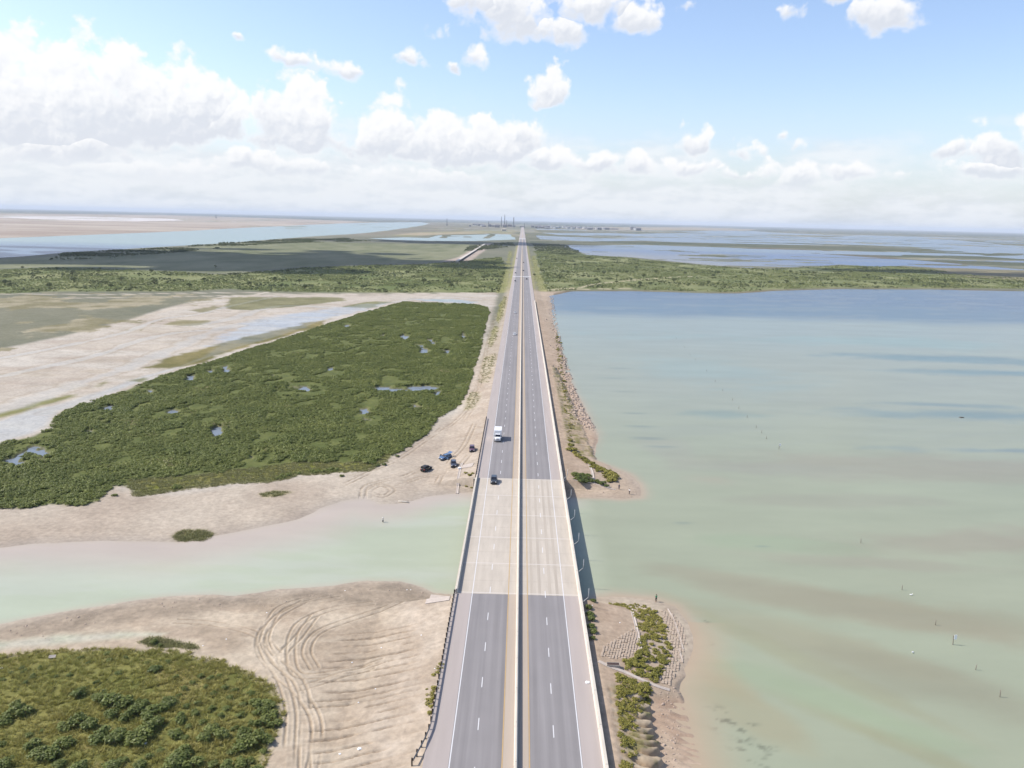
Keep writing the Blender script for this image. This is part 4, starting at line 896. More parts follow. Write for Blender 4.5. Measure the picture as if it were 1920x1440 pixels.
# low creeping cover between the shrubs of the right banks
cc = np.concatenate([rand_in(GP([(1148,1126),(1215,1130),(1236,1150),(1258,1195),(1258,1225),(1240,1262),(1228,1282),(1165,1262),(1200,1235),(1203,1200),(1188,1150)], 1.), 900, -.3), rand_in(GP([(1152,1268),(1220,1288),(1216,1310),(1196,1330),(1186,1440),(1180,1500),(1170,1500),(1160,1330)], 1.5), 700, 0), rand_in(GP([(1074,852),(1110,868),(1150,884),(1160,896),(1140,904),(1108,880),(1072,862)], .8), 500, 0), rand_in(GP([(1044,620),(1056,690),(1075,790),(1082,850),(1068,850),(1055,740),(1040,640)], 1.2), 900, 0), rand_in(GP([(795,1330),(812,1290),(826,1250),(830,1260),(818,1310),(803,1360)], 2.), 60, 0)])
cf = fbm(cc[:, 0]/3, cc[:, 1]/2.2, 97, 3); cc = cc[cf > np.where(cc[:, 1] < 128, .43, .5)]
scatter('creeping_cover', np.concatenate([cc, hts(cc)[:, None]], 1), rng.uniform(0, 6.28, len(cc)), rng.uniform(.35, .9, len(cc)), [proto_clump('creeper_clump', 80+i, .7, .4, 60, .12, M_YSHRUB, 3) for i in range(4)], rng.integers(0, 4, len(cc)))

# ------------------------------------------------------------------ stones along the right embankment
M_ROCK = mat('rock', srgb(200,178,158), .9, var=.2, scale=1.2, bump=.4, bscale=3)
def rock_proto(name, seed, s=.5):
    r = random.Random(seed); bm = bmesh.new(); bmesh.ops.create_icosphere(bm, subdivisions=2, radius=s)
    ax = [(Vector((r.gauss(0,1), r.gauss(0,1), r.gauss(0,1))).normalized(), s*r.uniform(.55, .85)) for _ in range(9)]
    for v in bm.verts:
        for n_, dd in ax:
            k = v.co.dot(n_)
            if k > dd: v.co -= n_*(k-dd)
        v.co.z *= .7
    me = bpy.data.meshes.new(name); bm.to_mesh(me); bm.free(); me.materials.append(M_ROCK); return bpy.data.objects.new(name, me)
line = smooth_line([G(*p, .3) for p in ((1033,556),(1036,590),(1041,615),(1046,640),(1053,668),(1060,695),(1066,720),(1074,745),(1084,768),(1094,786),(1102,800))], 30)
pts = []
for k in range(1500):
    i = rng.integers(0, len(line)-1); p = line[i]+(line[i+1]-line[i])*rng.uniform(0, 1); pts.append((p[0]-rng.gamma(1.6, 1.5)+2.6, p[1]+rng.normal(0, 2)))
for k in range(240):
    p = G(rng.uniform(1100, 1200), rng.uniform(898, 930), .3); pts.append(p)
for k in range(260):
    x, y = G(rng.uniform(1235, 1275), rng.uniform(1292, 1440), .2); pts.append((x, y))
for k in range(420):
    px = rng.uniform(0, 800); py = np.interp(px, [0,150,300,400,520,620,690,750,800], [1178,1150,1127,1119,1112,1104,1095,1093,1110])+rng.gamma(1.4, 9); pts.append(G(px, py, .4))
pts = np.array(pts); zz = hts(pts); ok = zz > -.25; pts, zz = pts[ok], zz[ok]
sc = rng.gamma(2.2, .36, len(pts)); sc = np.where(pts[:, 1] < 262, sc*.22, sc); sc = np.clip(sc, .12, 2.2)
scatter('stone_riprap', np.concatenate([pts, zz[:, None]], 1), rng.uniform(0, 6.28, len(pts)), sc, [rock_proto('rock_form', i) for i in range(5)], rng.integers(0, 5, len(pts)))

# ------------------------------------------------------------------ concrete drains, pads, block mat
def slab_strip(name, px, w, z, label, cat, group=None, mt=None, thick=.14):
    P = smooth_line([G(a, b, z) for a, b in px], 4); T = np.gradient(P, axis=0); Nn = np.stack([-T[:, 1], T[:, 0]], 1)/np.linalg.norm(T, axis=1)[:, None]
    h = hts(P)
    x0, y0 = P[0]; mb = MB(); rings = []
    for i, (p, n_) in enumerate(zip(P, Nn)):
        a, b = p-n_*w/2, p+n_*w/2; zt = max(h[i], .05)+thick
        rings.append([(a[0]-x0,a[1]-y0,zt-.9),(b[0]-x0,b[1]-y0,zt-.9),(b[0]-x0,b[1]-y0,zt),(b[0]-x0-n_[0]*w*.2,b[1]-y0-n_[1]*w*.2,zt),(p[0]-x0,p[1]-y0,zt-.09),(a[0]-x0+n_[0]*w*.2,a[1]-y0+n_[1]*w*.2,zt),(a[0]-x0,a[1]-y0,zt)])
    mb.loft(rings); o = mb.build(name, mt or M_CONC); o.location = (x0, y0, 0); return tag(o, label, cat, group)
M_GUT = mat('gutter_concrete', srgb(212,198,184), .9, var=.12, scale=1.5)
slab_strip('concrete_gutter', [(1121,1255),(1145,1263),(1170,1268),(1200,1277),(1230,1285),(1256,1289)], .75, 1.3, 'pale concrete gutter running down the near right bank to the water', 'gutter', None, M_GUT)
slab_strip('concrete_path', [(1174,1129),(1182,1140),(1188,1160),(1193,1180),(1198,1205),(1203,1230)], .6, 1., 'pale narrow concrete strip running through shrubs on the near right bank', 'path', None, M_GUT)
slab_strip('concrete_edging', [(1252,1138),(1264,1160),(1274,1190),(1281,1214)], .3, .6, 'thin pale concrete edging near the rounded tip of the near right bank', 'edging', None, M_GUT)
slab_strip('concrete_edging', [(1273,1214),(1277,1228),(1280,1238)], .3, .5, 'short pale concrete edging beside the end of the block mat', 'edging', None, M_GUT)
slab_strip('concrete_path', [(1103,870),(1107,880),(1111,892),(1113,911)], .8, .8, 'pale curved concrete strip crossing the far spit between two green patches', 'path', None, M_GUT)
slab_strip('concrete_path', [(866,876),(862,890),(859,905),(857,921)], .8, .8, 'pale concrete strip leading down to the channel at the far left bridge end', 'path', None, M_GUT)
slab_strip('concrete_curb', [(1074,911),(1090,912),(1110,911),(1130,914),(1155,917)], .5, .6, 'low pale curb along the channel edge of the far spit', 'curb', None, M_GUT)
def pad(name, px, z, label, cat, th=.12):
    A, B, C, D = [np.array(G(a, b, z)) for a, b in px]; n_ = 9; g = []
    for i in range(n_):
        for j in range(n_):
            u, v = i/(n_-1), j/(n_-1); g.append((A*(1-u)+B*u)*(1-v)+(D*(1-u)+C*u)*v)
    g = np.array(g); hh = np.maximum(hts(g), .05)+th; x0, y0 = A; V = [(x-x0, y-y0, q) for (x, y), q in zip(g, hh)]; V += [(x, y, q-.7) for x, y, q in V]; k = n_*n_; Fc = []
    for i in range(n_-1):
        for j in range(n_-1): Fc += [(i*n_+j, (i+1)*n_+j, (i+1)*n_+j+1, i*n_+j+1)]
    rim = [i*n_ for i in range(n_)]+[(n_-1)*n_+j for j in range(1, n_)]+[i*n_+n_-1 for i in range(n_-2, -1, -1)]+[j for j in range(n_-2, 0, -1)]
    Fc += [(p, q, q+k, p+k) for p, q in zip(rim, rim[1:]+rim[:1])]
    mb = MB(); mb.add(V, Fc); o = mb.build(name, M_GUT); o.location = (x0, y0, 0); return tag(o, label, cat)
pad('concrete_apron', [(808,1108),(850,1112),(842,1142),(797,1142)], 1., 'square pale concrete apron at the near left bridge end', 'apron')
pad('concrete_apron', [(868,878),(889,877),(885,884),(866,884)], 1.2, 'small pale concrete apron beside the far left bridge end', 'apron')
# block mat with its joints, laid over the rounded tip
M_BLOCK = mat('block_concrete', srgb(198,178,156), .9, var=.16, scale=1.5, bump=.3, bscale=4)
def block_mat(poly, step, label, z=.8):
    P = GP(poly, z); t = MB(); c0 = P.mean(0); ang = R(-14); ca, sa = math.cos(ang), math.sin(ang)
    lo, hi = P.min(0)-1, P.max(0)+1; c = []
    for i, u in enumerate(np.arange(-26, 26, step)):
        for v in np.arange(-26, 26, step):
            v2 = v+(step/2 if i % 2 else 0); c.append((c0[0]+u*ca-v2*sa, c0[1]+u*sa+v2*ca))
    c = np.array(c); s = sdf(c[:, 0].copy(), c[:, 1].copy(), P, 20); c = c[s > 0]; h = hts(c); b = step*.43
    kp = rng.uniform(0, 1, len(c)) > .14; c, h = c[kp]+rng.normal(0, .035, (kp.sum(), 2)), h[kp]+rng.normal(0, .025, kp.sum())
    for (x, y), z in zip(c, h):
        z = max(z, -.02); x -= c0[0]; y -= c0[1]
        ring = lambda k, zz: [(x+(p*ca-q*sa)*k, y+(p*sa+q*ca)*k, zz) for p, q in ((-b,-b),(b,-b),(b,b),(-b,b))]
        t.loft([ring(1, z-.1), ring(1, z+.07), ring(.8, z+.12)])
    o = t.build('block_mat', M_BLOCK); o.location = (c0[0], c0[1], 0); return tag(o, label, 'revetment')
block_mat([(1240,1140),(1262,1146),(1280,1170),(1288,1200),(1282,1228),(1268,1258),(1256,1284),(1232,1280),(1246,1250),(1258,1215),(1252,1180)], .56, 'interlocking concrete block mat armouring the rounded tip of the near right bank')
block_mat([(1198,1180),(1205,1236),(1160,1250),(1125,1248),(1128,1232),(1160,1205),(1185,1185)], .5, 'half buried concrete block mat in the sand above the gutter')
# drain box
M_DARK = mat('dark_rust_iron', srgb(92,72,66), .8, var=.3, scale=5.)
x, y = G(1149,1259,1.4); db = empty('drain_box', (x, y, near_h(x, y)), 0, 'dark brown rectangular drain grate at the head of the pale gutter', 'drain')
f_ = MB(); f_.box(-1.15,-.5,-.4,1.15,-.42,.5); f_.box(-1.15,.42,-.4,1.15,.5,.5); f_.box(-1.15,-.42,-.4,-1.07,.42,.5); f_.box(1.07,-.42,-.4,1.15,.42,.5); f_.build('frame', M_CONCD, db)
g_ = MB()
for k in range(12): g_.box(-1.02+k*.175,-.42,.38,-.9+k*.175,.42,.46)
g_.box(-1.07,-.42,.2,1.07,.42,.24); g_.build('grate', M_DARK, db)

# ------------------------------------------------------------------ long low wall and berm far off on the left
a, b = np.array(G(857,492,.6)), np.array(G(909,459,.6)); dv = b-a; Ln = np.linalg.norm(dv); ang = math.atan2(dv[1], dv[0])
wl_ = empty('containment_wall', (*a, .5), ang, 'long low pale wall with a dark face running beside bare sand far left of the highway', 'wall')
w_ = MB(); w_.box(0,-3,-.5,Ln,3,3.2,.3); w_.build('wall', M_CONC, wl_)
w_ = MB(); w_.box(2,-3.6,-.5,Ln-2,-3.02,2.6,.1); w_.build('dark_facing', M_POST, wl_)
x, y = G(945,433,.6); 
def house(name, x, y, w, d_, h, rz, m, label, cat, group=None):
    o = empty(name, (x, y, .4), rz, label, cat, group); t = MB(); t.box(-w/2,-d_/2,-.4,w/2,d_/2,h); t.build('wall', m, o)
    t = MB(); t.loft([[(-w/2-.4,-d_/2-.4,h+.003),(w/2+.4,-d_/2-.4,h+.003),(w/2+.4,d_/2+.4,h+.003),(-w/2-.4,d_/2+.4,h+.003)],[(-w/2-.4,-.1,h+h*.35),(w/2+.4,-.1,h+h*.35),(w/2+.4,.1,h+h*.35),(-w/2-.4,.1,h+h*.35)]]); t.build('roof', m, o)
    for k in range(3):
        q_ = MB(); q_.box(-w*.35+k*w*.25,-d_/2-.06,h*.35,-w*.35+k*w*.25+w*.12,-d_/2-.003,h*.75); q_.build('window', M_DARK, o)
    return o
house('shed', x, y, 30, 18, 12, .1, M_CONC, 'small pale shed left of the distant highway by the blue ponds', 'shed')

# ------------------------------------------------------------------ port and refinery on the horizon
M_RIG = mat('rig_steel', srgb(110,112,122), .7, .3); M_TANK = mat('tank_white', srgb(205,206,206), .6, var=.05); M_IND = mat('industrial_wall', srgb(160,158,158), .8, var=.15, scale=.05); M_IND2 = mat('industrial_dark', srgb(128,124,128), .8, var=.2, scale=.05)
YP = 8200.
def at_az(px, y): 
    gx, gy = G(px, 425, 0); return gx/gy*y
def tower(px, hpx, w, label, y=YP, cat='tower', taper=.35):
    h = hpx*y/FPX*1.02; x = at_az(px, y); o = empty('lattice_tower', (x, y, .3), .3, label, cat, 'tall towers on the horizon')
    hw = w/2; tw = hw*taper; lg = [(-1,-1),(1,-1),(1,1),(-1,1)]
    for a_, b_ in lg:
        m_ = MB(); m_.tube([(a_*hw,b_*hw,-1),(a_*tw,b_*tw,h)], w*.11, 6); m_.build('leg', M_RIG, o)
    m_ = MB(); n_ = 9
    for k in range(n_):
        z0, z1 = h*k/n_, h*(k+1)/n_; r0, r1 = hw+(tw-hw)*k/n_, hw+(tw-hw)*(k+1)/n_
        for i in range(4):
            a0, a1 = lg[i], lg[(i+1) % 4]; m_.tube([(a0[0]*r0,a0[1]*r0,z0),(a1[0]*r1,a1[1]*r1,z1)], w*.05, 4); m_.tube([(a0[0]*r1,a0[1]*r1,z1),(a1[0]*r1,a1[1]*r1,z1)], w*.05, 4)
    m_.build('bracing', M_RIG, o)
    m_ = MB(); m_.box(-hw*1.9,-hw*1.9,h*.12,hw*1.9,hw*1.9,h*.2,1); m_.build('platform', M_RIG, o); return o
for px, hp, w, lb in ((838,15,9,'lone dark lattice tower left of the distant port'), (916,11,10,'short lattice tower at the left end of the port skyline'), (940,21,10,'tall lattice tower, left one of the close pair on the port skyline'), (946,25,11,'tallest lattice tower, right one of the close pair on the port skyline'),
                      (950,14,8,'short lattice tower just right of the tallest pair'), (963,20,13,'broad tall lattice tower standing alone above the highway end'), (983,9,8,'small lattice tower right of the highway end')): tower(px, hp*.9, w*.7, lb)
tower(406, 6, 10, 'tiny mast on the horizon far to the left', 11000.)
for i, (px, dy, rr, hh) in enumerate(((1010,200,22,14),(1018,300,24,15),(1024,0,20,14),(1037,400,30,18),(1042,-200,22,16),(1048,500,26,18),(1066,200,28,16),(1074,0,22,15),(1085,500,30,17),(1098,300,32,18),(1122,0,34,18),(1133,400,30,18),(1195,200,36,18),(1030,700,20,22),(1058,900,24,22),(905,300,24,16),(928,500,24,16))):
    y = YP+dy; x = at_az(px, y); t = empty('storage_tank', (x, y, .2), 0, 'white cylindrical storage tank in the hazy port on the horizon', 'tank', 'storage tanks in the distant port')
    m_ = MB(); m_.tube([(0,0,-.5),(0,0,hh)], rr, 28); m_.build('shell', M_TANK, t, False)
    m_ = MB(); m_.tube([(0,0,hh+.01),(0,0,hh*1.1),(0,0,hh*1.16)], [rr*1.02,rr*.6,rr*.05], 28); m_.build('roof', M_TANK, t, True)
for i in range(46):
    px = 880+rng.uniform(0, 1)**1.2*330; y = YP+rng.uniform(-500, 1500); w = rng.uniform(15, 70); h = rng.uniform(6, 22); 
    house('industrial_building', at_az(px, y), y, w, rng.uniform(20, 50), h, rng.uniform(-.3, .3), M_IND if rng.random() < .55 else M_IND2, 'low industrial building in the hazy port on the horizon', 'building', 'buildings of the distant port')

# ------------------------------------------------------------------ vehicles
M_GLASS = mat('car_glass', (.012,.014,.018), .08, spec=.8); M_TYRER = mat('tyre_rubber', (.02,.02,.02), .85); M_RIM = mat('wheel_rim', (.45,.45,.46), .35, .8)
M_LAMP = mat('headlamp_glass', (.75,.75,.72), .15); M_TAIL = mat('tail_lamp', (.5,.02,.015), .25); M_TRIM = mat('black_trim', (.018,.018,.02), .6); M_PLATE = mat('number_plate_blank', (.6,.6,.58), .5)
def paintm(name, c): return mat(name, c, .32, .1, coat=.5, var=.04, scale=1.)
PAINT = dict(white=paintm('white_paint', (.78,.78,.77)), black=paintm('black_paint', (.012,.012,.013)), blue=paintm('blue_paint', (.08,.15,.27)), grey=paintm('dark_grey_paint', (.05,.055,.075)),
             maroon=paintm('maroon_paint', (.11,.045,.07)), silver=paintm('silver_paint', (.3,.31,.33)), charcoal=paintm('charcoal_paint', (.035,.042,.05)))
def ring_rect(y, z0, z1, hw, r=.12, tumble=0.):
    """rounded cross-section of a car body at station y"""
    r = min(r, (z1-z0)*.45, hw*.45); k = r*.3
    return [(-hw+r,y,z0),(hw-r,y,z0),(hw-k,y,z0+k),(hw,y,z0+r),(hw-tumble,y,z1-r),(hw-tumble-k,y,z1-k),(hw-tumble-r,y,z1),(-hw+tumble+r,y,z1),(-hw+tumble+k,y,z1-k),(-hw+tumble,y,z1-r),(-hw,y,z0+r),(-hw+k,y,z0+k)]
def wheel(parent, x, y, r, w):
    t = MB(); n = 18; prof = [(-w/2,r*.62),(-w/2,r*.93),(-w*.36,r),(w*.36,r),(w/2,r*.93),(w/2,r*.62)]
    vs = [(px_, pr*math.cos(2*math.pi*k/n), pr*math.sin(2*math.pi*k/n)) for px_, pr in prof for k in range(n)]; fs = []
    for i in range(len(prof)):
        j = (i+1) % len(prof)
        for k in range(n): fs.append((i*n+k, i*n+(k+1) % n, j*n+(k+1) % n, j*n+k))
    t.add(vs, fs); wo = t.build('wheel', M_TYRER, parent, True); wo.location = (x, y, r)
    m_ = MB(); m_.tube([(-w*.4,0,0),(w*.4,0,0)], r*.63, 16)
    for k in range(5):
        a_ = 2*math.pi*k/5; m_.tube([(math.copysign(w*.43, x),0,0),(math.copysign(w*.43, x),r*.55*math.cos(a_),r*.55*math.sin(a_))], r*.09, 5)
    m_.build('rim', M_RIM, wo)
def car(name, label, cat, loc, rz, paint, L_=4.6, W_=1.85, H_=1.7, kind='suv', group=None, doors=False, big=True):
    o = empty(name, loc, rz, label, cat, group); pm = PAINT[paint]; hw = W_/2; hl = L_/2; g = .22 if kind == 'sedan' else .3
    hood = .62*H_; belt = .66*H_
    st = [(-hl,g+.18,hood*.78,hw*.86),(-hl+.12,g,hood*.88,hw*.95),(-hl+.5,g-.03,hood*.97,hw),(-hl*.42,g-.03,belt,hw),(hl*.35,g-.03,belt*1.01,hw),(hl*.8,g-.02,belt*(.98),hw*.98),(hl-.1,g,belt*.95,hw*.95),(hl,g+.16,belt*.85,hw*.88)]
    b = MB(); b.loft([ring_rect(y, z0, z1, w, .14, .05) for y, z0, z1, w in st]); b.build('body', pm, o, True)
    # cabin: roof and pillars with the glass standing 4 mm proud
    yb0, yb1 = -hl*.44, {'suv': hl*.93, 'sedan': hl*.62, 'jeep': hl*.9, 'pickup': hl*.2}[kind]
    yt0, yt1 = -hl*.14, {'suv': hl*.78, 'sedan': hl*.32, 'jeep': hl*.88, 'pickup': hl*.12}[kind]
    wb, wt = hw*.95, hw*.76
    zb, zt = belt*.985, H_
    bot = [(-wb,yb0,zb),(wb,yb0,zb),(wb,yb1,zb),(-wb,yb1,zb)]; top = [(-wt,yt0,zt-.04),(wt,yt0,zt-.04),(wt,yt1,zt-.04),(-wt,yt1,zt-.04)]
    tc_ = [(-wt*.86,yt0+.14,zt),(wt*.86,yt0+.14,zt),(wt*.86,yt1-.1,zt),(-wt*.86,yt1-.1,zt)]
    c_ = MB(); c_.loft([bot, top, tc_]); c_.build('cabin', pm if kind != 'jeep' else M_TRIM, o)
    def pane(nm, A, B, C, D, m_=None, ins=.09):
        A, B, C, D = map(Vector, (A, B, C, D)); n_ = (B-A).cross(D-A).normalized(); ce = (A+B+C+D)/4
        if n_.dot(ce-Vector((0, (yt0+yt1)/2, zb+.2))) < 0: n_ = -n_
        P = [p+(ce-p)*ins+n_*.006 for p in (A, B, C, D)]; Q = [p+n_*.012 for p in P]
        t = MB(); t.loft([P, Q]); return t.build(nm, m_ or M_GLASS, o)
    pane('windscreen', bot[0], bot[1], top[1], top[0]); pane('rear_window', bot[2], bot[3], top[3], top[2])
    for s, (i, j) in ((1, (1, 2)), (-1, (0, 3))):
        A, B, C, D = [Vector(v) for v in (bot[i], bot[j], top[j], top[i])]
        m1, m2 = A.lerp(B, .5), D.lerp(C, .46)
        pane('side_window', A, m1, m2, D, ins=.1); pane('side_window', m1, B, C, m2, ins=.1)
    wr = .36 if kind != 'jeep' else .42
    for y in (-hl*.64, hl*.6):
        for s in (-1, 1):
            wheel(o, s*(hw-.12), y, wr, .26)
            a_ = MB(); a_.tube([(s*(hw+.004),y,wr),(s*(hw-.3),y,wr)], wr*1.18, 18); a_.build('wheel_arch', M_TRIM, o)
    for s in (-1, 1):
        h_ = MB(); h_.box(s*hw*.62-.19,-hl-.015,hood*.66,s*hw*.62+.19,-hl+.1,hood*.86,.03); h_.build('headlight', M_LAMP, o)
        h_ = MB(); h_.box(s*hw*.74-.11,hl-.1,belt*.6,s*hw*.74+.11,hl+.015,belt*.86,.03); h_.build('tail_light', M_TAIL, o)
        h_ = MB(); h_.box(s*(hw+.1)-.1,yb0+.25,zb-.02,s*(hw+.1)+.1,yb0+.42,zb+.17,.03); h_.build('mirror', pm, o)
    f = MB(); f.box(-hw*.5,-hl-.03,hood*.52,hw*.5,-hl+.08,hood*.8,.02); f.build('grille', M_TRIM, o)
    f = MB(); f.box(-hw*.88,-hl-.07,g+.02,hw*.88,-hl+.15,g+.24,.04); f.build('bumper', M_TRIM if kind in ('jeep', 'suv') else pm, o)
    f = MB(); f.box(-hw*.88,hl-.15,g+.02,hw*.88,hl+.07,g+.24,.04); f.build('bumper', M_TRIM if kind in ('jeep', 'suv') else pm, o)
    f = MB(); f.box(-.26,hl+.072,g+.08,.26,hl+.085,g+.2); f.build('licence_plate', M_PLATE, o)
    if kind == 'suv':
        for s in (-1, 1):
            f = MB(); f.tube([(s*wt*.8,yt0+.3,zt+.05),(s*wt*.8,yt1-.3,zt+.05)], .025, 6); f.build('roof_rail', M_TRIM, o)
    if kind == 'jeep':
        f = MB(); f.tube([(0,hl+.1,.85),(0,hl+.32,.85)], .38, 18); f.build('spare_wheel', M_TYRER, o, True)
        for s in (-1, 1):
            f = MB(); f.box(s*hw-.02*s,-hl+.1,.74,s*(hw+.16),-hl*.36,.83,.03); f.build('fender', M_TRIM, o); f = MB(); f.box(s*hw-.02*s,hl*.3,.74,s*(hw+.16),hl*.92,.83,.03); f.build('fender', M_TRIM, o)
    if doors:
        for s in (-1, 1):
            d_ = MB(); d_.box(s*hw, yb0+.32, g+.05, s*(hw+.95), yb0+.42, belt*.98, .03); dd = d_.build('door', pm, o)
            d_ = MB(); d_.loft([[(s*(hw+.04),yb0+.35,belt*.99),(s*(hw+.9),yb0+.35,belt*.99),(s*(hw+.6),yb0+.35,zt-.08),(s*(hw+.06),yb0+.35,zt-.08)],[(s*(hw+.04),yb0+.39,belt*.99),(s*(hw+.9),yb0+.39,belt*.99),(s*(hw+.6),yb0+.39,zt-.08),(s*(hw+.06),yb0+.39,zt-.08)]]); d_.build('window', M_GLASS, dd)
        d_ = MB(); d_.loft([[(-wt,yt1,zt+.02),(wt,yt1,zt+.02),(wt*1.1,yt1+1.0,zt+.35),(-wt*1.1,yt1+1.0,zt+.35)],[(-wt,yt1,zt+.08),(wt,yt1,zt+.08),(wt*1.1,yt1+1.0,zt+.41),(-wt*1.1,yt1+1.0,zt+.41)]]); d_.build('tailgate', pm, o)
    return o
def on_road(px, py): x, y = G(px, py, ZR); return (x, y, road_z(y)+.004)
def on_land(px, py, z=1.2): x, y = G(px, py, z); h = near_h(x, y); x, y = G(px, py, h); return (x, y, near_h(x, y)-.02)
# white box truck
tx, ty, tz = on_road(933, 829); ty += 3.4
tk = empty('box_truck', (tx, ty, tz), 0, 'white box truck driving towards the camera on the left carriageway', 'truck')
b = MB(); b.box(-1.25,-1.5,.95,1.25,4.1,3.7,.05); b.build('cargo_box', PAINT['white'], tk)
b = MB(); b.box(-1.1,-3.35,.62,1.1,4.0,.92,.03); b.build('chassis', M_TRIM, tk)
b = MB(); b.loft([ring_rect(y, z0, z1, w, .12, .04) for y, z0, z1, w in ((-3.6,.75,1.3,.92),(-3.45,.6,1.5,1.0),(-2.9,.6,1.62,1.04),(-2.55,.6,1.68,1.06),(-1.56,.6,1.7,1.06))]); b.build('body', PAINT['white'], tk, True)
b = MB(); b.loft([[(-1.0,-2.6,1.66),(1.0,-2.6,1.66),(1.0,-1.56,1.66),(-1.0,-1.56,1.66)],[(-.9,-2.15,2.45),(.9,-2.15,2.45),(.9,-1.56,2.5),(-.9,-1.56,2.5)],[(-.8,-2.0,2.56),(.8,-2.0,2.56),(.8,-1.56,2.6),(-.8,-1.56,2.6)]]); b.build('cab', PAINT['white'], tk)
b = MB(); b.loft([[(-.92,-2.585,1.74),(.92,-2.585,1.74),(.84,-2.2,2.4),(-.84,-2.2,2.4)],[(-.92,-2.62,1.75),(.92,-2.62,1.75),(.84,-2.235,2.41),(-.84,-2.235,2.41)]]); b.build('windscreen', M_GLASS, tk)
for s in (-1, 1):
    b = MB(); b.loft([[(s*1.0,-2.4,1.75),(s*1.0,-1.7,1.75),(s*.91,-1.7,2.38),(s*.91,-2.1,2.38)],[(s*1.02,-2.4,1.75),(s*1.02,-1.7,1.75),(s*.93,-1.7,2.38),(s*.93,-2.1,2.38)]]); b.build('side_window', M_GLASS, tk)
    b = MB(); b.box(s*.78-.16,-3.62,.95,s*.78+.16,-3.5,1.2,.03); b.build('headlight', M_LAMP, tk)
    b = MB(); b.tube([(s*1.02,-2.4,1.8),(s*1.3,-2.5,1.9)], .025, 5); b.box(s*1.33-.09,-2.56,1.75,s*1.33+.09,-2.46,2.15,.02); b.build('mirror', M_TRIM, tk)
    wheel(tk, s*.98, -2.85, .46, .3); wheel(tk, s*.98, 2.4, .46, .42)
    b = MB(); b.box(s*.95-.12,4.0,.7,s*.95+.12,4.06,.9); b.build('tail_light', M_TAIL, tk)
b = MB(); b.box(-.5,-3.64,.85,.5,-3.56,1.3,.02); b.build('grille', M_RIM, tk)
b = MB(); b.box(-1.05,-3.72,.5,1.05,-3.5,.72,.04); b.build('bumper', M_RIM, tk)
b = MB(); b.box(-1.2,4.105,1.05,1.2,4.13,3.6); b.build('rear_door', PAINT['silver'], tk)
def road_car(px, py, label, paint, kind='suv', away=False, L_=4.6, H_=1.7):
    x, y, z = on_road(px, py); return car('suv' if kind == 'suv' else 'car', label, 'car', (x, y+L_/2, z), math.pi if away else 0, paint, L_, 1.9, H_, kind, 'cars driving on the highway')
road_car(925.5, 909, 'dark charcoal suv driving onto the bridge on the left carriageway', 'charcoal', L_=4.8, H_=1.75)
road_car(965, 627, 'white sedan on the left carriageway, nearer of the two white cars', 'white', 'sedan', H_=1.5)
road_car(966, 585, 'white sedan on the left carriageway, farther of the two white cars', 'white', 'sedan', H_=1.5)
road_car(966, 526, 'dark oncoming car just before the pale stripe across the left carriageway', 'charcoal', H_=1.6)
road_car(966.5, 511, 'dark oncoming car just beyond the pale stripe across the left carriageway', 'grey', H_=1.6)
road_car(969, 484, 'farthest dark oncoming car on the left carriageway', 'grey', H_=1.6)
road_car(987.5, 522.5, 'dark car on the right carriageway by the pale stripe across the road', 'black', away=True, H_=1.6)
road_car(981.5, 507, 'dark car driving away beyond the pale stripe on the right carriageway', 'charcoal', away=True, H_=1.6)
road_car(981.5, 491.5, 'second farthest dark car driving away on the right carriageway', 'black', away=True, H_=1.6)
road_car(983.5, 458, 'farthest dark car on the right carriageway in the cloud shadow', 'grey', away=True, H_=1.6)
# parked on the sand left of the bridge
x, y, z = on_land(798, 885); car('open_jeep', 'black boxy off-roader parked farthest left on the sand, rear towards the camera', 'car', (x, y+1.6, z), R(152), 'black', 4.2, 1.85, 1.8, 'jeep', 'vehicles parked on the sand')
x, y, z = on_land(834, 863); car('parked_car', 'blue car with its doors and tailgate open, parked on the sand', 'car', (x, y+1.6, z), R(-38), 'blue', 4.7, 1.9, 1.6, 'suv', 'vehicles parked on the sand', True)
x, y, z = on_land(849.5, 877); car('parked_car', 'dark grey suv parked on the sand beside the open blue car', 'car', (x, y+1.8, z), R(6), 'grey', 4.5, 1.85, 1.7, 'suv', 'vehicles parked on the sand')
x, y, z = on_land(884.5, 848); car('parked_car', 'maroon suv parked alone near the guardrail on the sand', 'car', (x, y+1.8, z), R(4), 'maroon', 4.5, 1.85, 1.7, 'suv', 'vehicles parked on the sand')
M_PLAS = mat('white_plastic', (.8,.8,.79), .45)
x, y, z = on_land(861.5, 880); ck = empty('cooler', (x, y, z), .3, 'small white cooler box on the sand beside the dark grey suv', 'cooler')
b = MB(); b.box(-.45,-.28,.02,.45,.28,.5,.04); b.build('box', M_PLAS, ck); b = MB(); b.box(-.48,-.31,.505,.48,.31,.62,.04); b.build('lid', M_PLAS, ck)

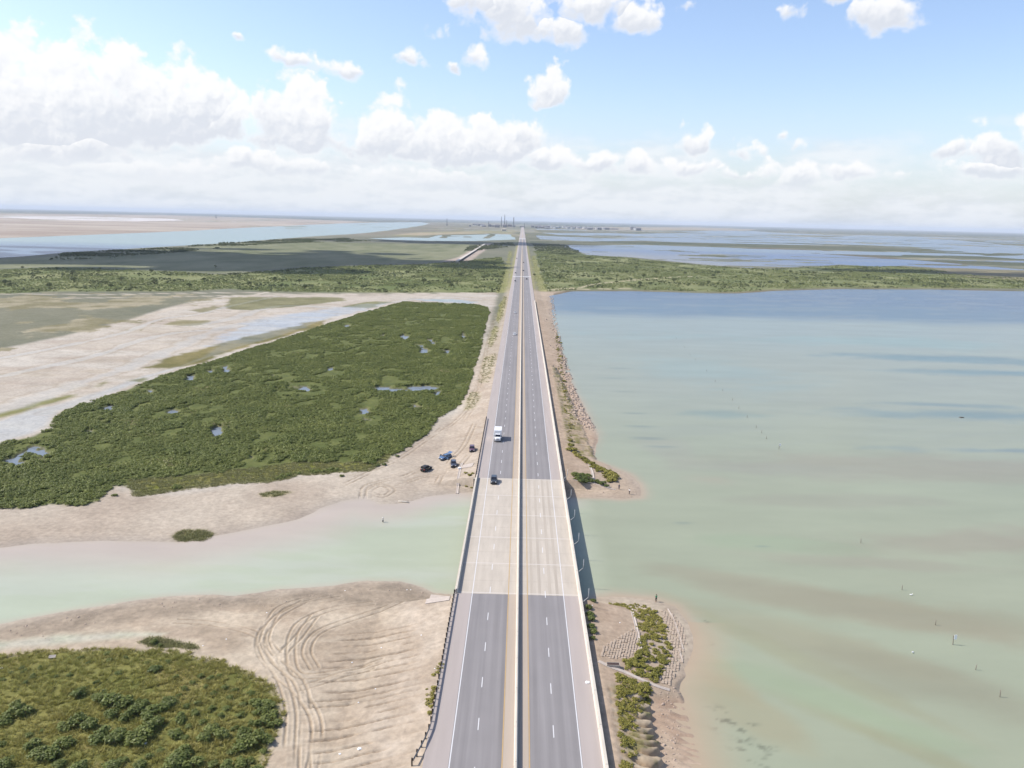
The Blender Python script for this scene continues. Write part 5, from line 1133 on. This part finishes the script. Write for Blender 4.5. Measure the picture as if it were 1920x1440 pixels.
# ------------------------------------------------------------------ people: one continuous skin with fingers, clothes as children
M_SKIN = mat('skin', srgb(196,150,122), .6, var=.05, scale=8.)
def cloth(name, c): return mat(name, c, .9, var=.12, scale=9.)
def skin_mesh(name, chains, root, m, sub=1):
    V = []; E = []; Rr = []; key = {}
    def vid(p, r):
        k = tuple(round(c, 4) for c in p)
        if k not in key: key[k] = len(V); V.append(p); Rr.append(r)
        return key[k]
    for ch in chains:
        ids = [vid(p, r) for p, r in ch]; E += list(zip(ids[:-1], ids[1:]))
    me = bpy.data.meshes.new(name); me.from_pydata(V, E, []); o = bpy.data.objects.new(name, me); COL.objects.link(o)
    sk = o.modifiers.new('skin', 'SKIN'); sk.use_smooth_shade = True
    if not me.skin_vertices: me.skin_vertices.new()
    for i, r in enumerate(Rr):
        me.skin_vertices[0].data[i].radius = r if isinstance(r, tuple) else (r, r); me.skin_vertices[0].data[i].use_root = (i == key[tuple(round(c, 4) for c in root)])
    ss = o.modifiers.new('sub', 'SUBSURF'); ss.levels = sub; ss.render_levels = sub
    bpy.context.view_layer.update(); ev = o.evaluated_get(bpy.context.evaluated_depsgraph_get())
    nm = bpy.data.meshes.new_from_object(ev); o.modifiers.clear(); o.data = nm; nm.materials.clear(); nm.materials.append(m)
    nm.polygons.foreach_set('use_smooth', [True]*len(nm.polygons)); return o
def person(loc, rz, label, shirt, trousers, hat=None, h=1.75, arms=((-.16,-.22,.98),(.16,-.22,.98)), stride=.1, group=None):
    k = h/1.75; o = empty('person', loc, rz, label, 'person', group); o.scale = (k, k, k)
    legs = []; tro = []
    for s in (-1, 1):
        hip = (s*.09,0,.92); kn = (s*.11,-stride*s*.6-.02,.5); an = (s*.12,stride*s*.3,.09); toe = (s*.14,stride*s*.3-.16,.035)
        legs.append([((0,0,.97),(.14,.1)),(hip,.085),((s*.1,-stride*s*.3,.7),.07),(kn,.053),((s*.115,0,.3),.05),(an,.036),((s*.13,stride*s*.3-.07,.05),.04),(toe,.032)])
        tro.append([((0,0,.97),(.165,.12)),(hip,.105),((s*.1,-stride*s*.3,.7),.09),(kn,.075),((s*.115,0,.3),.068),((s*.12,stride*s*.3,.12),.062)])
    torso = [((0,0,.97),(.14,.1)),((0,.005,1.12),(.13,.095)),((0,.01,1.28),(.155,.105)),((0,.01,1.4),(.13,.085)),((0,0,1.48),.055),((0,-.015,1.55),.055),((0,-.02,1.6),(.072,.085)),((0,-.015,1.68),(.078,.095)),((0,-.01,1.745),(.05,.06))]
    ch = [torso]+legs; sl_ = [[((0,0,.93),(.17,.125)),((0,.005,1.12),(.16,.12)),((0,.01,1.28),(.18,.125)),((0,.01,1.4),(.15,.105)),((0,0,1.46),.07)]]
    for s, hd in zip((-1, 1), arms):
        sh = (s*.19,.01,1.4); hd = (hd[0]+s*.12, hd[1], hd[2]); el_ = tuple((a_+b_)/2+c_ for a_, b_, c_ in zip(sh, hd, (s*.06,.08,-.04)))
        ch.append([((0,.01,1.4),(.13,.085)),(sh,.055),(el_,.04),(hd,.026)])
        sl_.append([((0,.01,1.4),(.15,.105)),(sh,.08),(tuple(a_+(b_-a_)*.75 for a_, b_ in zip(sh, el_)),.066)])
        d_ = (Vector(hd)-Vector(el_)).normalized(); pal = Vector(hd)+d_*.08; side = d_.cross(Vector((0, 0, 1) if abs(d_.z) < .9 else (0, 1, 0))).normalized(); nrm = side.cross(d_)
        ch.append([(hd,.026),(tuple(pal),(.032,.018))])
        for f_ in range(4):
            off = side*(f_-1.5)*.019; ln = (.07,.082,.076,.058)[f_]; b0 = pal+off*.8+d_*.02
            ch.append([(tuple(pal),(.032,.018)),(tuple(b0),.0095),(tuple(b0+d_*ln*.5+nrm*.006),.0085),(tuple(b0+d_*ln*.85+nrm*.026),.0075)])
        t0 = Vector(hd)+d_*.03+side*.03; ch.append([(hd,.026),(tuple(t0),.011),(tuple(t0+side*.02+d_*.035+nrm*.012),.009)])
    bd = skin_mesh('body', ch, (0,0,.97), M_SKIN, 1); bd.parent = o
    t_ = skin_mesh('shirt', sl_, (0,.01,1.4), shirt, 1); t_.parent = o
    t_ = skin_mesh('trousers', tro, (0,0,.97), trousers, 1); t_.parent = o
    f_ = MB(); f_.tube([(0,-.1,1.66),(0,-.125,1.635),(0,-.105,1.622)], [.012,.018,.012], 6); f_.build('nose', M_SKIN, o)
    for s in (-1, 1):
        f_ = MB(); f_.tube([(s*.032,-.092,1.672),(s*.032,-.106,1.672)], .012, 8); f_.build('eye', M_TRIM, o)
        f_ = MB(); f_.tube([(s*.078,0,1.665),(s*.096,.01,1.66)], [.026,.02], 8); f_.build('ear', M_SKIN, o)
    f_ = MB(); f_.box(-.03,-.108,1.592,.03,-.098,1.602); f_.build('mouth', mat('lip', srgb(150,90,80), .6), o)
    hr = MB(); n_ = 12
    hr.loft([[(.102*q*math.cos(2*math.pi*j/n_), .012+.115*q*math.sin(2*math.pi*j/n_), z) for j in range(n_)] for z, q in ((1.68,1.0),(1.72,.98),(1.76,.82),(1.79,.45),(1.8,.1))])
    if hat:
        hr.tube([(0,0,1.72),(0,0,1.735)], .2, 16); hr.build('hat', hat, o, True)
    else: hr.build('hair', mat('dark_hair', (.02,.015,.012), .7), o, True)
    return o
def rod(parent, a_, b_):
    t = MB(); t.tube([a_, b_], [.014,.005], 6); return t.build('fishing_rod', M_TRIM, parent)
gx, gy, gz = on_land(1230, 1128, .4)
person((gx, gy, gz), R(200), 'person in green shirt and dark trousers standing at the tip of the near right bank', cloth('green_cloth', (.03,.3,.14)), cloth('dark_cloth', (.015,.015,.02)), stride=.12, arms=((-.1,-.3,1.12),(.1,-.3,1.15)))
wx, wy = G(718, 979, 0); person((wx, wy, -.45), R(160), 'person in pale top and dark shorts wading in the shallow green channel', cloth('pale_cloth', (.45,.47,.44)), cloth('dark_short_cloth', (.03,.035,.04)), arms=((-.05,-.34,1.15),(.05,-.36,1.15)), hat=cloth('pale_hat', (.55,.54,.5)))
x, y, z = on_land(1160.5, 918, .6); person((x, y, z), R(30), 'person in dark blue clothes standing on the stony far spit', cloth('navy_cloth', (.03,.045,.11)), cloth('navy_trousers', (.02,.025,.06)))
x, y, z = on_land(1180, 927, .5); person((x, y, z), R(-60), 'person in white top and dark trousers at the outer end of the far spit', cloth('white_cloth', (.75,.75,.74)), cloth('black_trousers', (.02,.02,.022)), arms=((-.1,-.3,1.1),(.1,-.25,1.1)))

# ------------------------------------------------------------------ stakes and birds in the bay
M_WOOD = mat('weathered_wood', srgb(150,138,122), .9, var=.25, scale=5.)
def stake(px, py, hgt, label, group, board=False, r=.07, m_=None):
    x, y = G(px, py, 0); lean = rng.normal(0, .04, 2)
    if board:
        o = empty('marker_post', (x, y, 0), 0, label, 'post'); t = MB(); t.tube([(0,0,-.8),(lean[0]*hgt,lean[1]*hgt,hgt)], [r, r*.8], 7); t.build('post', M_WOOD, o)
        t = MB(); t.box(.02,-.05,hgt*.62,.52,0.,hgt*1.12,.015); t.build('board', M_PLAS, o); return o
    t = MB(); t.tube([(0,0,-.8),(lean[0]*hgt*.5,lean[1]*hgt*.5,hgt*.5),(lean[0]*hgt,lean[1]*hgt,hgt)], [r, r*.95, r*.8], 7)
    o = t.build('wooden_stake', m_ or M_WOOD, None, True); o.location = (x, y, 0); return tag(o, label, 'stake', group)
stake(1787, 1209, 1.9, 'wooden post with a white board rising from the shallow bay', None, True, .09)
stake(1460.5, 842, 1.9, 'post with a white board at the near end of the line of far stakes', None, True, .1)
for px, py, h_, lb in ((1754,1172,1.2,'pale wooden stake just beyond the post with the white board'), (1829,1256,1.1,'grey wooden stake on the near side of the post with the white board'), (1875,1307,1.4,'grey wooden stake nearest to the camera in the right of the bay'), (1691,1106,1.2,'pale wooden stake farthest out of the near row in the bay'), (1614,1018,1.3,'lone pale stake in the middle of the bay')):
    stake(px, py, h_, lb, 'stakes in the bay')
for px, py in ((1437,823),(1428,812),(1418,802),(1401,783),(1385,766),(1373,751),(1355,733),(1341,716),(1325,696),(1304,675),(1294,666),(1283,652),(1268,635)):
    stake(px, py, 1.2, 'small thin stake in the slanting line of stakes far out in the bay', 'line of stakes far out in the bay', r=.07)
M_FEATH = mat('white_feather', (.8,.8,.78), .8); M_BILL = mat('bill', (.6,.35,.08), .6)
def bird(px, py, rz, label):
    x, y = G(px, py, 0); o = empty('seabird', (x, y, 0.02), rz, label, 'bird', 'white seabirds on the bay'); o.scale = (.7, .7, .7); b = MB()
    prof = [(-.42,.22,.02),(-.3,.2,.09),(-.1,.16,.17),(.12,.15,.18),(.25,.2,.12),(.32,.32,.075),(.36,.48,.06),(.42,.56,.075),(.49,.56,.055),(.53,.55,.02)]
    b.loft([[(r_*math.cos(2*math.pi*j/10), -yy, zz+r_*.9*math.sin(2*math.pi*j/10)) for j in range(10)] for yy, zz, r_ in prof]); b.build('body', M_FEATH, o, True)
    for s in (-1, 1):
        w_ = MB(); w_.loft([[(s*.13,-.18,.16),(s*.19,-.18,.22),(s*.13,-.18,.29)],[(s*.15,.05,.15),(s*.22,.05,.22),(s*.14,.05,.3)],[(s*.06,.48,.22),(s*.09,.48,.24),(s*.06,.48,.26)]]); w_.build('wing', M_FEATH, o, True)
    w_ = MB(); w_.tube([(0,-.51,.55),(0,-.75,.5)], [.025,.006], 6); w_.build('bill', M_BILL, o)
    return o
bird(1708, 1116, 1.4, 'white seabird on the water just beyond the near row of stakes'); bird(1711, 1224, -.8, 'white seabird on the water left of the post with the white board')
mk_ = rock_proto('rock', 77, 1.0); COL.objects.link(mk_); x, y = G(1803, 783, 0); mk_.location = (x, y, 0); mk_.scale = (1.6, .8, .5); mk_.data = mk_.data.copy(); mk_.data.materials.clear(); mk_.data.materials.append(M_POST); tag(mk_, 'small dark rock breaking the surface far out in the right of the bay', 'rock')
# driftwood on the left channel shore
x, y, z = on_land(757, 942, .1); dw = empty('driftwood_log', (x, y, max(z, 0)+.12), R(-12), 'pale driftwood log lying at the water edge left of the bridge', 'log')
t = MB(); t.tube([(-1.7,.1,.05),(-.6,0,.1),(.5,.05,.08),(1.6,-.05,.02)], [.16,.22,.2,.12], 9); t.build('trunk', M_CONC, dw, True); t = MB(); t.tube([(.4,0,.1),(.9,.35,.35),(1.3,.5,.4)], [.09,.06,.03], 6); t.build('branch', M_CONC, dw, True)
# litter
def litter(px, py, s, label, z=1.2, road=False, col=None):
    x, y = G(px, py, ZR if road else z); zz = ZR if road else near_h(x, y)
    r = random.Random(px); bm = bmesh.new(); bmesh.ops.create_icosphere(bm, subdivisions=2, radius=s)
    for v in bm.verts: v.co *= r.uniform(.65, 1.2); v.co.z = max(v.co.z*.5, -s*.1)
    me = bpy.data.meshes.new('plastic_bag'); bm.to_mesh(me); bm.free(); me.materials.append(col or M_PLAS); o = bpy.data.objects.new('plastic_bag', me); COL.objects.link(o); o.location = (x, y, zz+s*.12+.005); o.rotation_euler.z = r.uniform(0, 6)
    return tag(o, label, 'litter')
litter(1102, 1280, .42, 'crumpled white bag lying on the right shoulder beside the barrier', road=True)
x, y, z = on_land(98, 1235, 1.2); sh_ = MB(); sh_.loft([[(-.7,-.35,0),(.7,-.35,0),(.75,.4,.28),(-.65,.4,.35)],[(-.7,-.35,.04),(.7,-.35,.04),(.75,.4,.32),(-.65,.4,.39)]]); o = sh_.build('sheet_metal', M_STEEL); o.scale = (.8, .8, .8); o.location = (x, y, z+.35); o.rotation_euler.z = .3; tag(o, 'bent pale metal sheet lying among the shrubs at the top of the mound', 'scrap')
for px, py, s, lb in ((217,1337,.22,'white bag caught under the big shrubs in the middle of the mound'), (273,1395,.25,'white bag on the mound near the bottom of the picture'), (2,1250,.25,'white bag at the left edge of the mound'), (674,1406,.3,'white and blue bag in a rill on the left bank'), (637,1410,.2,'white scrap below the rills on the left bank')):
    litter(px, py, s, lb)
for px, py in ((500,1143),(647,1100),(763,1098),(770,1098),(815,1270),(820,1300),(810,1342),(660,1237),(704,1292),(715,1213),(790,1200),(672,1314),(424,1193),(380,1205),(1143,1132),(1162,1173),(1198,1178),(1183,1238),(1110,1148)):
    o = litter(px, py, .13, 'tiny white scrap of litter on the sandy banks near the bridge'); o['group'] = 'scraps of litter on the banks'
for px, py in ((690,1253),(607,1360),(660,1293),(737,1240)): pass

SUN_EL, SUN_AZ = R(47), R(-84)           # azimuth from +Y, clockwise positive: the sun stands at the left
# ------------------------------------------------------------------ real clouds up at the left, out of frame, that lay their shadows on the land
def cloud(sx, sy, rx, ry, z, seed, label):
    """a cumulus whose shadow falls on (sx, sy)"""
    t = z/math.tan(SUN_EL); x, y = sx+math.sin(SUN_AZ)*t, sy+math.cos(SUN_AZ)*t; r = np.random.default_rng(seed); b = bmesh.new()
    for i in range(26):
        a_ = r.uniform(0, 6.28); q = r.uniform(0, .8)**.7; s = r.uniform(.25, .42)*(1.15-q)
        m4_ = Matrix.Translation((q*rx*math.cos(a_), q*ry*math.sin(a_), r.uniform(0, .5)*min(rx, ry)*(1-q))) @ Matrix.Diagonal((s*rx*1.3, s*ry*1.3, min(rx, ry)*s*1.1, 1))
        bmesh.ops.create_icosphere(b, subdivisions=3, radius=1, matrix=m4_)
    for i in range(34):
        a_ = r.uniform(0, 6.28); q = r.uniform(.75, 1.2); s = r.uniform(.05, .13)
        m4_ = Matrix.Translation((q*rx*math.cos(a_), q*ry*math.sin(a_), r.uniform(0, .12)*min(rx, ry))) @ Matrix.Diagonal((s*rx*1.3, s*ry*1.3, min(rx, ry)*s, 1))
        bmesh.ops.create_icosphere(b, subdivisions=2, radius=1, matrix=m4_)
    for v in b.verts:
        d_ = .16*min(rx, ry)*(float(fbm(np.array([v.co.x/rx*5]), np.array([v.co.y/ry*5+v.co.z/rx*4]), seed, 3)[0])-.5)*2; v.co += v.normal*d_; v.co.z = max(v.co.z, -.08*min(rx, ry))
    me = bpy.data.meshes.new('cloud'); b.to_mesh(me); b.free(); me.materials.append(M_CLOUD); o = bpy.data.objects.new('cloud', me); COL.objects.link(o); o.location = (x, y, z)
    me.polygons.foreach_set('use_smooth', [True]*len(me.polygons)); return tag(o, label, 'cloud', 'clouds overhead')
M_CLOUD = mat('cloud_white', (.95,.95,.95), 1., spec=0)
def shade(px, py, rx, ry, z, seed, label): x, y = G(px, py, .6); cloud(x, y, rx, ry, z, seed, label)
shade(330, 482, 470, 330, 1500, 1, 'cumulus cloud high at the left over the dark marsh')
shade(640, 490, 170, 90, 1500, 2, 'small cumulus cloud high at the left over the dark strip of marsh')
shade(900, 456, 420, 190, 1500, 3, 'cumulus cloud high at the left over the dark band across the highway')
shade(1840, 513, 330, 70, 1500, 4, 'cumulus cloud overhead whose shadow lies right of the scrub')
SKYMUL=(1.26,1.22,1.28); HAZE=3.6e-5; EXPO=.72

# ------------------------------------------------------------------ sun, sky with cumulus, haze
sd_ = Vector((math.sin(SUN_AZ)*math.cos(SUN_EL), math.cos(SUN_AZ)*math.cos(SUN_EL), math.sin(SUN_EL)))
sl = bpy.data.lights.new('sun', 'SUN'); sl.energy = 3.6; sl.angle = R(.5); sl.color = (1, .955, .89)
so = bpy.data.objects.new('sun', sl); COL.objects.link(so); so.rotation_euler = sd_.to_track_quat('Z', 'Y').to_euler(); so.location = (0, 0, 300)

Wd = bpy.data.worlds.new('World'); S.world = Wd; Wd.use_nodes = True
N, L = Wd.node_tree.nodes, Wd.node_tree.links
def nd(t, **k):
    n = N.new(t)
    for a, b in k.items(): setattr(n, a, b)
    return n
def M_(op, a, b=None, c=None, clamp=False):
    n = nd('ShaderNodeMath', operation=op); n.use_clamp = clamp
    for i, v in enumerate((a, b, c)):
        if v is None: continue
        if isinstance(v, (int, float)): n.inputs[i].default_value = v
        else: L.new(v, n.inputs[i])
    return n.outputs[0]
def MR(v, a, b, c, d, sm=True):
    n = nd('ShaderNodeMapRange', interpolation_type='SMOOTHSTEP' if sm else 'LINEAR'); L.new(v, n.inputs['Value'])
    for k, x in zip(('From Min', 'From Max', 'To Min', 'To Max'), (a, b, c, d)): n.inputs[k].default_value = x
    return n.outputs['Result']
bg = N['Background']; bg.inputs['Strength'].default_value = .1
sky = nd('ShaderNodeTexSky', sky_type='NISHITA', sun_disc=False, sun_elevation=SUN_EL, sun_rotation=SUN_AZ, altitude=80, air_density=1.0, dust_density=1.2, ozone_density=1.5)
tc = nd('ShaderNodeTexCoord'); sp = nd('ShaderNodeSeparateXYZ'); L.new(tc.outputs['Generated'], sp.inputs[0])
az = M_('ARCTAN2', sp.outputs[0], sp.outputs[1]); el = M_('ARCSINE', M_('MINIMUM', sp.outputs[2], .9999))
azd = M_('MULTIPLY', az, 180/math.pi); eld = M_('MULTIPLY', el, 180/math.pi)
P0 = nd('ShaderNodeCombineXYZ'); L.new(azd, P0.inputs[0]); L.new(eld, P0.inputs[1])
def ae(px, py):
    c, s = math.cos(ROLL), math.sin(ROLL); dx, dy = px-CX, py-CY; u, v = dx*c+dy*s, -dx*s+dy*c
    cp, sp_ = math.cos(PITCH), math.sin(PITCH); Y = FPX*cp-v*sp_; Z = -FPX*sp_-v*cp; cy, sy = math.cos(YAW), math.sin(YAW)
    X, Y = u*cy-Y*sy, u*sy+Y*cy; return math.degrees(math.atan2(X, Y)), math.degrees(math.atan2(Z, math.hypot(X, Y)))
def noise(vec, sc, det=7, rough=.55, off=(0, 0, 0), stretch=(1, 1, 1)):
    mp = nd('ShaderNodeMapping'); mp.inputs['Location'].default_value = off; mp.inputs['Scale'].default_value = stretch; L.new(vec, mp.inputs['Vector'])
    n = nd('ShaderNodeTexNoise'); n.inputs['Scale'].default_value = sc; n.inputs['Detail'].default_value = det; n.inputs['Roughness'].default_value = rough
    L.new(mp.outputs[0], n.inputs['Vector']); return n.outputs['Fac']
# cumulus heaps: photo spot of the flat base, half width, height above base, depth below (degrees)
HEAPS = [(40,235,7.5,6.6,2.4,1.35), (175,232,6.5,5.8,2.4,1.3), (290,230,6,5.2,2.2,1.3), (375,218,3.6,3.8,1.6,1.2), (70,290,5.,2.6,1.2,1.1), (150,285,4.5,2.2,1.2,1.1), (430,245,3.8,2.8,1.4,1.1), (560,258,3.9,5.2,1.4,1.25), (600,245,2.4,3.2,1,.9),
         (705,270,2.6,2.4,1,.9), (750,285,4.3,4.4,1.4,1.15), (850,290,3.9,3.8,1.4,1.1), (925,288,3.6,3.3,1.4,1.1), (985,278,2.4,2.5,1,.95), (1040,310,3.2,1.7,1,.9), (1110,318,3.,1.7,1,.9), (1200,320,2.2,1.3,.7,.85), (1300,318,2.4,1.1,.7,.85),
         (545,125,2.4,1.2,.8,.72), (640,130,2.2,1.0,.7,.7), (760,115,1.3,.9,.6,.7), (890,118,1.6,1.4,.7,.72), (850,130,1.0,.5,.4,.65), (825,62,1.2,1.3,.7,.72), (955,35,4.2,3.2,1.6,1.05), (1060,66,2.8,2.0,1.,1.), (1110,22,3.4,2.4,1.5,1.05), (1185,48,2.2,1.5,.9,.95), (890,8,3.,1.8,1.2,.95),
         (1030,186,2.0,2.7,.5,1.15), (1308,272,1.5,1.8,.7,1.0), (1388,290,1.1,1.4,.5,.8), (1455,270,.9,.7,.4,.68), (1490,290,.9,.8,.4,.72), (1650,38,2.6,2.4,1,1.0), (1500,20,1.0,1.,.7,.65), (1560,5,1.6,.8,.7,.65), (1290,12,.8,.8,.6,.6), (455,62,.8,.4,.3,.6),
         (1800,285,1.8,1.1,.6,.9), (1880,300,2.6,2.,1,.9), (1950,290,2.4,2.4,1,.95), (1850,325,3,1,.8,.8), (1500,345,4,1.3,.8,.75), (1600,330,3,1.1,.7,.75), (1400,330,3,1.,.7,.75), (250,330,10,1.6,1.2,.8), (520,320,7,1.6,1.,.8), (800,340,7,1.3,1,.75)]
W1 = noise(P0.outputs[0], .28, 4, .5, (3, 7, 0)); W2 = noise(P0.outputs[0], .28, 4, .5, (41, 17, 5))
warp = nd('ShaderNodeCombineXYZ'); L.new(M_('MULTIPLY_ADD', W1, 3.0, -1.5), warp.inputs[0]); L.new(M_('MULTIPLY_ADD', W2, 2.2, -1.1), warp.inputs[1])
PW = nd('ShaderNodeVectorMath', operation='ADD'); L.new(P0.outputs[0], PW.inputs[0]); L.new(warp.outputs[0], PW.inputs[1])
PW = PW.outputs[0]
spw = nd('ShaderNodeSeparateXYZ'); L.new(PW, spw.inputs[0])
best = None; low = None
for (px, py, rx, up, dn, k) in HEAPS:
    a, e = ae(px, py)
    if py < 395:
        u = M_('MULTIPLY', M_('SUBTRACT', spw.outputs[0], a), 1/rx)
        v = M_('SUBTRACT', spw.outputs[1], e)
        vv = M_('MAXIMUM', M_('MULTIPLY', v, 1/up), M_('MULTIPLY', v, -1/dn))
        dd = M_('SQRT', M_('MULTIPLY_ADD', u, u, M_('MULTIPLY', vv, vv)))
        f = M_('MULTIPLY', M_('SUBTRACT', 1.0, dd), k)
        hgt = M_('MULTIPLY', v, 1/up)                      # 0 at the base, 1 at the top of this heap
        if best is None: best, low = f, hgt
        else:
            gt = M_('GREATER_THAN', f, best)
            mxl = nd('ShaderNodeMix', data_type='FLOAT'); L.new(gt, mxl.inputs[0]); L.new(low, mxl.inputs[2]); L.new(hgt, mxl.inputs[3])
            low = mxl.outputs[0]; best = M_('MAXIMUM', best, f)
def voro(sc, off, sm=.6):
    mp = nd('ShaderNodeMapping'); mp.inputs['Location'].default_value = off; L.new(PV, mp.inputs['Vector'])
    v = nd('ShaderNodeTexVoronoi', feature='SMOOTH_F1', voronoi_dimensions='2D'); v.inputs['Scale'].default_value = sc; v.inputs['Smoothness'].default_value = sm; v.inputs['Detail'].default_value = 2; v.inputs['Roughness'].default_value = .5
    L.new(mp.outputs[0], v.inputs['Vector']); return v.outputs['Distance']
# cauliflower heads: round cells, their outline roughened by a fine warp
wv = nd('ShaderNodeCombineXYZ'); L.new(M_('MULTIPLY_ADD', noise(P0.outputs[0], 1.3, 5, .6, (9, 2, 0)), 1.3, -.65), wv.inputs[0]); L.new(M_('MULTIPLY_ADD', noise(P0.outputs[0], 1.3, 5, .6, (2, 19, 0)), 1.3, -.65), wv.inputs[1])
pv_ = nd('ShaderNodeVectorMath', operation='ADD'); L.new(P0.outputs[0], pv_.inputs[0]); L.new(wv.outputs[0], pv_.inputs[1]); PV = pv_.outputs[0]
V1, V1b = voro(.55, (0, 0, 0)), voro(.55, (-.16, .2, 0))
B1, B2 = noise(P0.outputs[0], .5, 7, .52, (11, 3, 2)), noise(P0.outputs[0], .5, 7, .52, (10.9, 3.16, 2))
top_k = MR(low, .0, .35, 0, 1)
field = M_('ADD', M_('ADD', best, M_('MULTIPLY_ADD', V1, -.62, .30)), M_('MULTIPLY_ADD', B1, .95, -.475))
soft = M_('MULTIPLY_ADD', top_k, -.22, .52)
q_ = M_('DIVIDE', field, soft); cum = MR(q_, 0, 1, 0, 1)
# veil and broken bands low over the horizon, thicker to the left
band = noise(P0.outputs[0], .35, 7, .6, (5, 0, 9), (.5, 1.5, 1))
bandamt = M_('MULTIPLY', MR(eld, 1.5, 8.5, 1, 0), MR(azd, -30, 34, .95, .55))
cov2 = M_('MULTIPLY', MR(M_('ADD', band, M_('MULTIPLY', bandamt, .42)), .55, .85, 0, 1), MR(eld, 3.5, 10, 1, 0))
veil = M_('MULTIPLY', M_('MULTIPLY', MR(eld, -1, 9.5, .95, 0), MR(azd, -34, 34, 1, .72)), 1.0)
relief = M_('ADD', M_('MULTIPLY', M_('SUBTRACT', V1, V1b), .8), M_('MULTIPLY', M_('SUBTRACT', B2, B1), 1.1))
shade = M_('ADD', relief, MR(low, -.5, .7, 1.0, .0))
shade = M_('MULTIPLY', M_('MULTIPLY', MR(shade, 0, .8, 0, 1), MR(field, .1, .55, .1, 1)), MR(azd, -34, 34, .85, .9))
def rgbmix(fac, a, b):
    n = nd('ShaderNodeMix', data_type='RGBA')
    if isinstance(fac, float): n.inputs[0].default_value = fac
    else: L.new(fac, n.inputs[0])
    for s, v in ((6, a), (7, b)):
        if isinstance(v, tuple): n.inputs[s].default_value = (*v, 1)
        else: L.new(v, n.inputs[s])
    return n.outputs[2]
KS = 1.0
WHITE, GREY, HAZEC = (6.2, 6.2, 6.25), (4.35, 4.6, 5.1), (4.15, 4.6, 5.1)
skyc = nd('ShaderNodeVectorMath', operation='MULTIPLY'); L.new(sky.outputs[0], skyc.inputs[0]); skyc.inputs[1].default_value = SKYMUL
c = rgbmix(veil, skyc.outputs[0], HAZEC)
bshade = MR(M_('SUBTRACT', noise(P0.outputs[0], .35, 7, .6, (5.2, -.45, 9), (.5, 1.5, 1)), band), -.04, .1, .1, .75)
c = rgbmix(M_('MULTIPLY', cov2, .8), c, rgbmix(bshade, (5.7, 5.85, 6.05), (4.7, 5.0, 5.4)))
c = rgbmix(M_('MULTIPLY', cum, MR(eld, 1.5, 4, .1, .97)), c, rgbmix(shade, WHITE, GREY))
L.new(c, bg.inputs['Color'])

# haze: even thin air from below the water to above the tallest tower
hz = MB(); hz.box(-150000, -82, -2.0, 150000, 63000, 190); ho = hz.build('haze', [])
hm = bpy.data.materials.new('haze'); hm.use_nodes = True; hn = hm.node_tree.nodes; hn.remove(hn['Principled BSDF'])
pv = hn.new('ShaderNodeVolumePrincipled'); pv.inputs['Density'].default_value = HAZE; pv.inputs['Color'].default_value = (.82, .9, 1, 1); pv.inputs['Anisotropy'].default_value = 0.
hm.node_tree.links.new(pv.outputs[0], hn['Material Output'].inputs['Volume']); ho.data.materials.append(hm); tag(ho, kind='stuff')

# ------------------------------------------------------------------ camera, view
cam = bpy.data.cameras.new('camera'); co = bpy.data.objects.new('camera', cam); COL.objects.link(co); S.camera = co
cam.sensor_width = 36; cam.lens = 36*FPX/1920; cam.clip_start = .5; cam.clip_end = 200000
cp, sp_, cy, sy, c_, s_ = math.cos(PITCH), math.sin(PITCH), math.cos(YAW), math.sin(YAW), math.cos(ROLL), math.sin(ROLL)
eu, eup, ef = Vector((cy, sy, 0)), Vector((-sy*sp_, cy*sp_, cp)), Vector((-sy*cp, cy*cp, -sp_))
rx_, ux_ = c_*eu+s_*eup, -s_*eu+c_*eup
m4 = Matrix((rx_, ux_, -ef)).transposed().to_4x4(); m4.translation = (0, 0, HC); co.matrix_world = m4
S.view_settings.view_transform = 'Standard'; S.view_settings.look = 'None'; S.view_settings.exposure = EXPO; S.view_settings.gamma = 1
S.render.engine = 'CYCLES'; S.cycles.use_denoising = True; S.cycles.max_bounces = 6; S.cycles.volume_bounces = 0
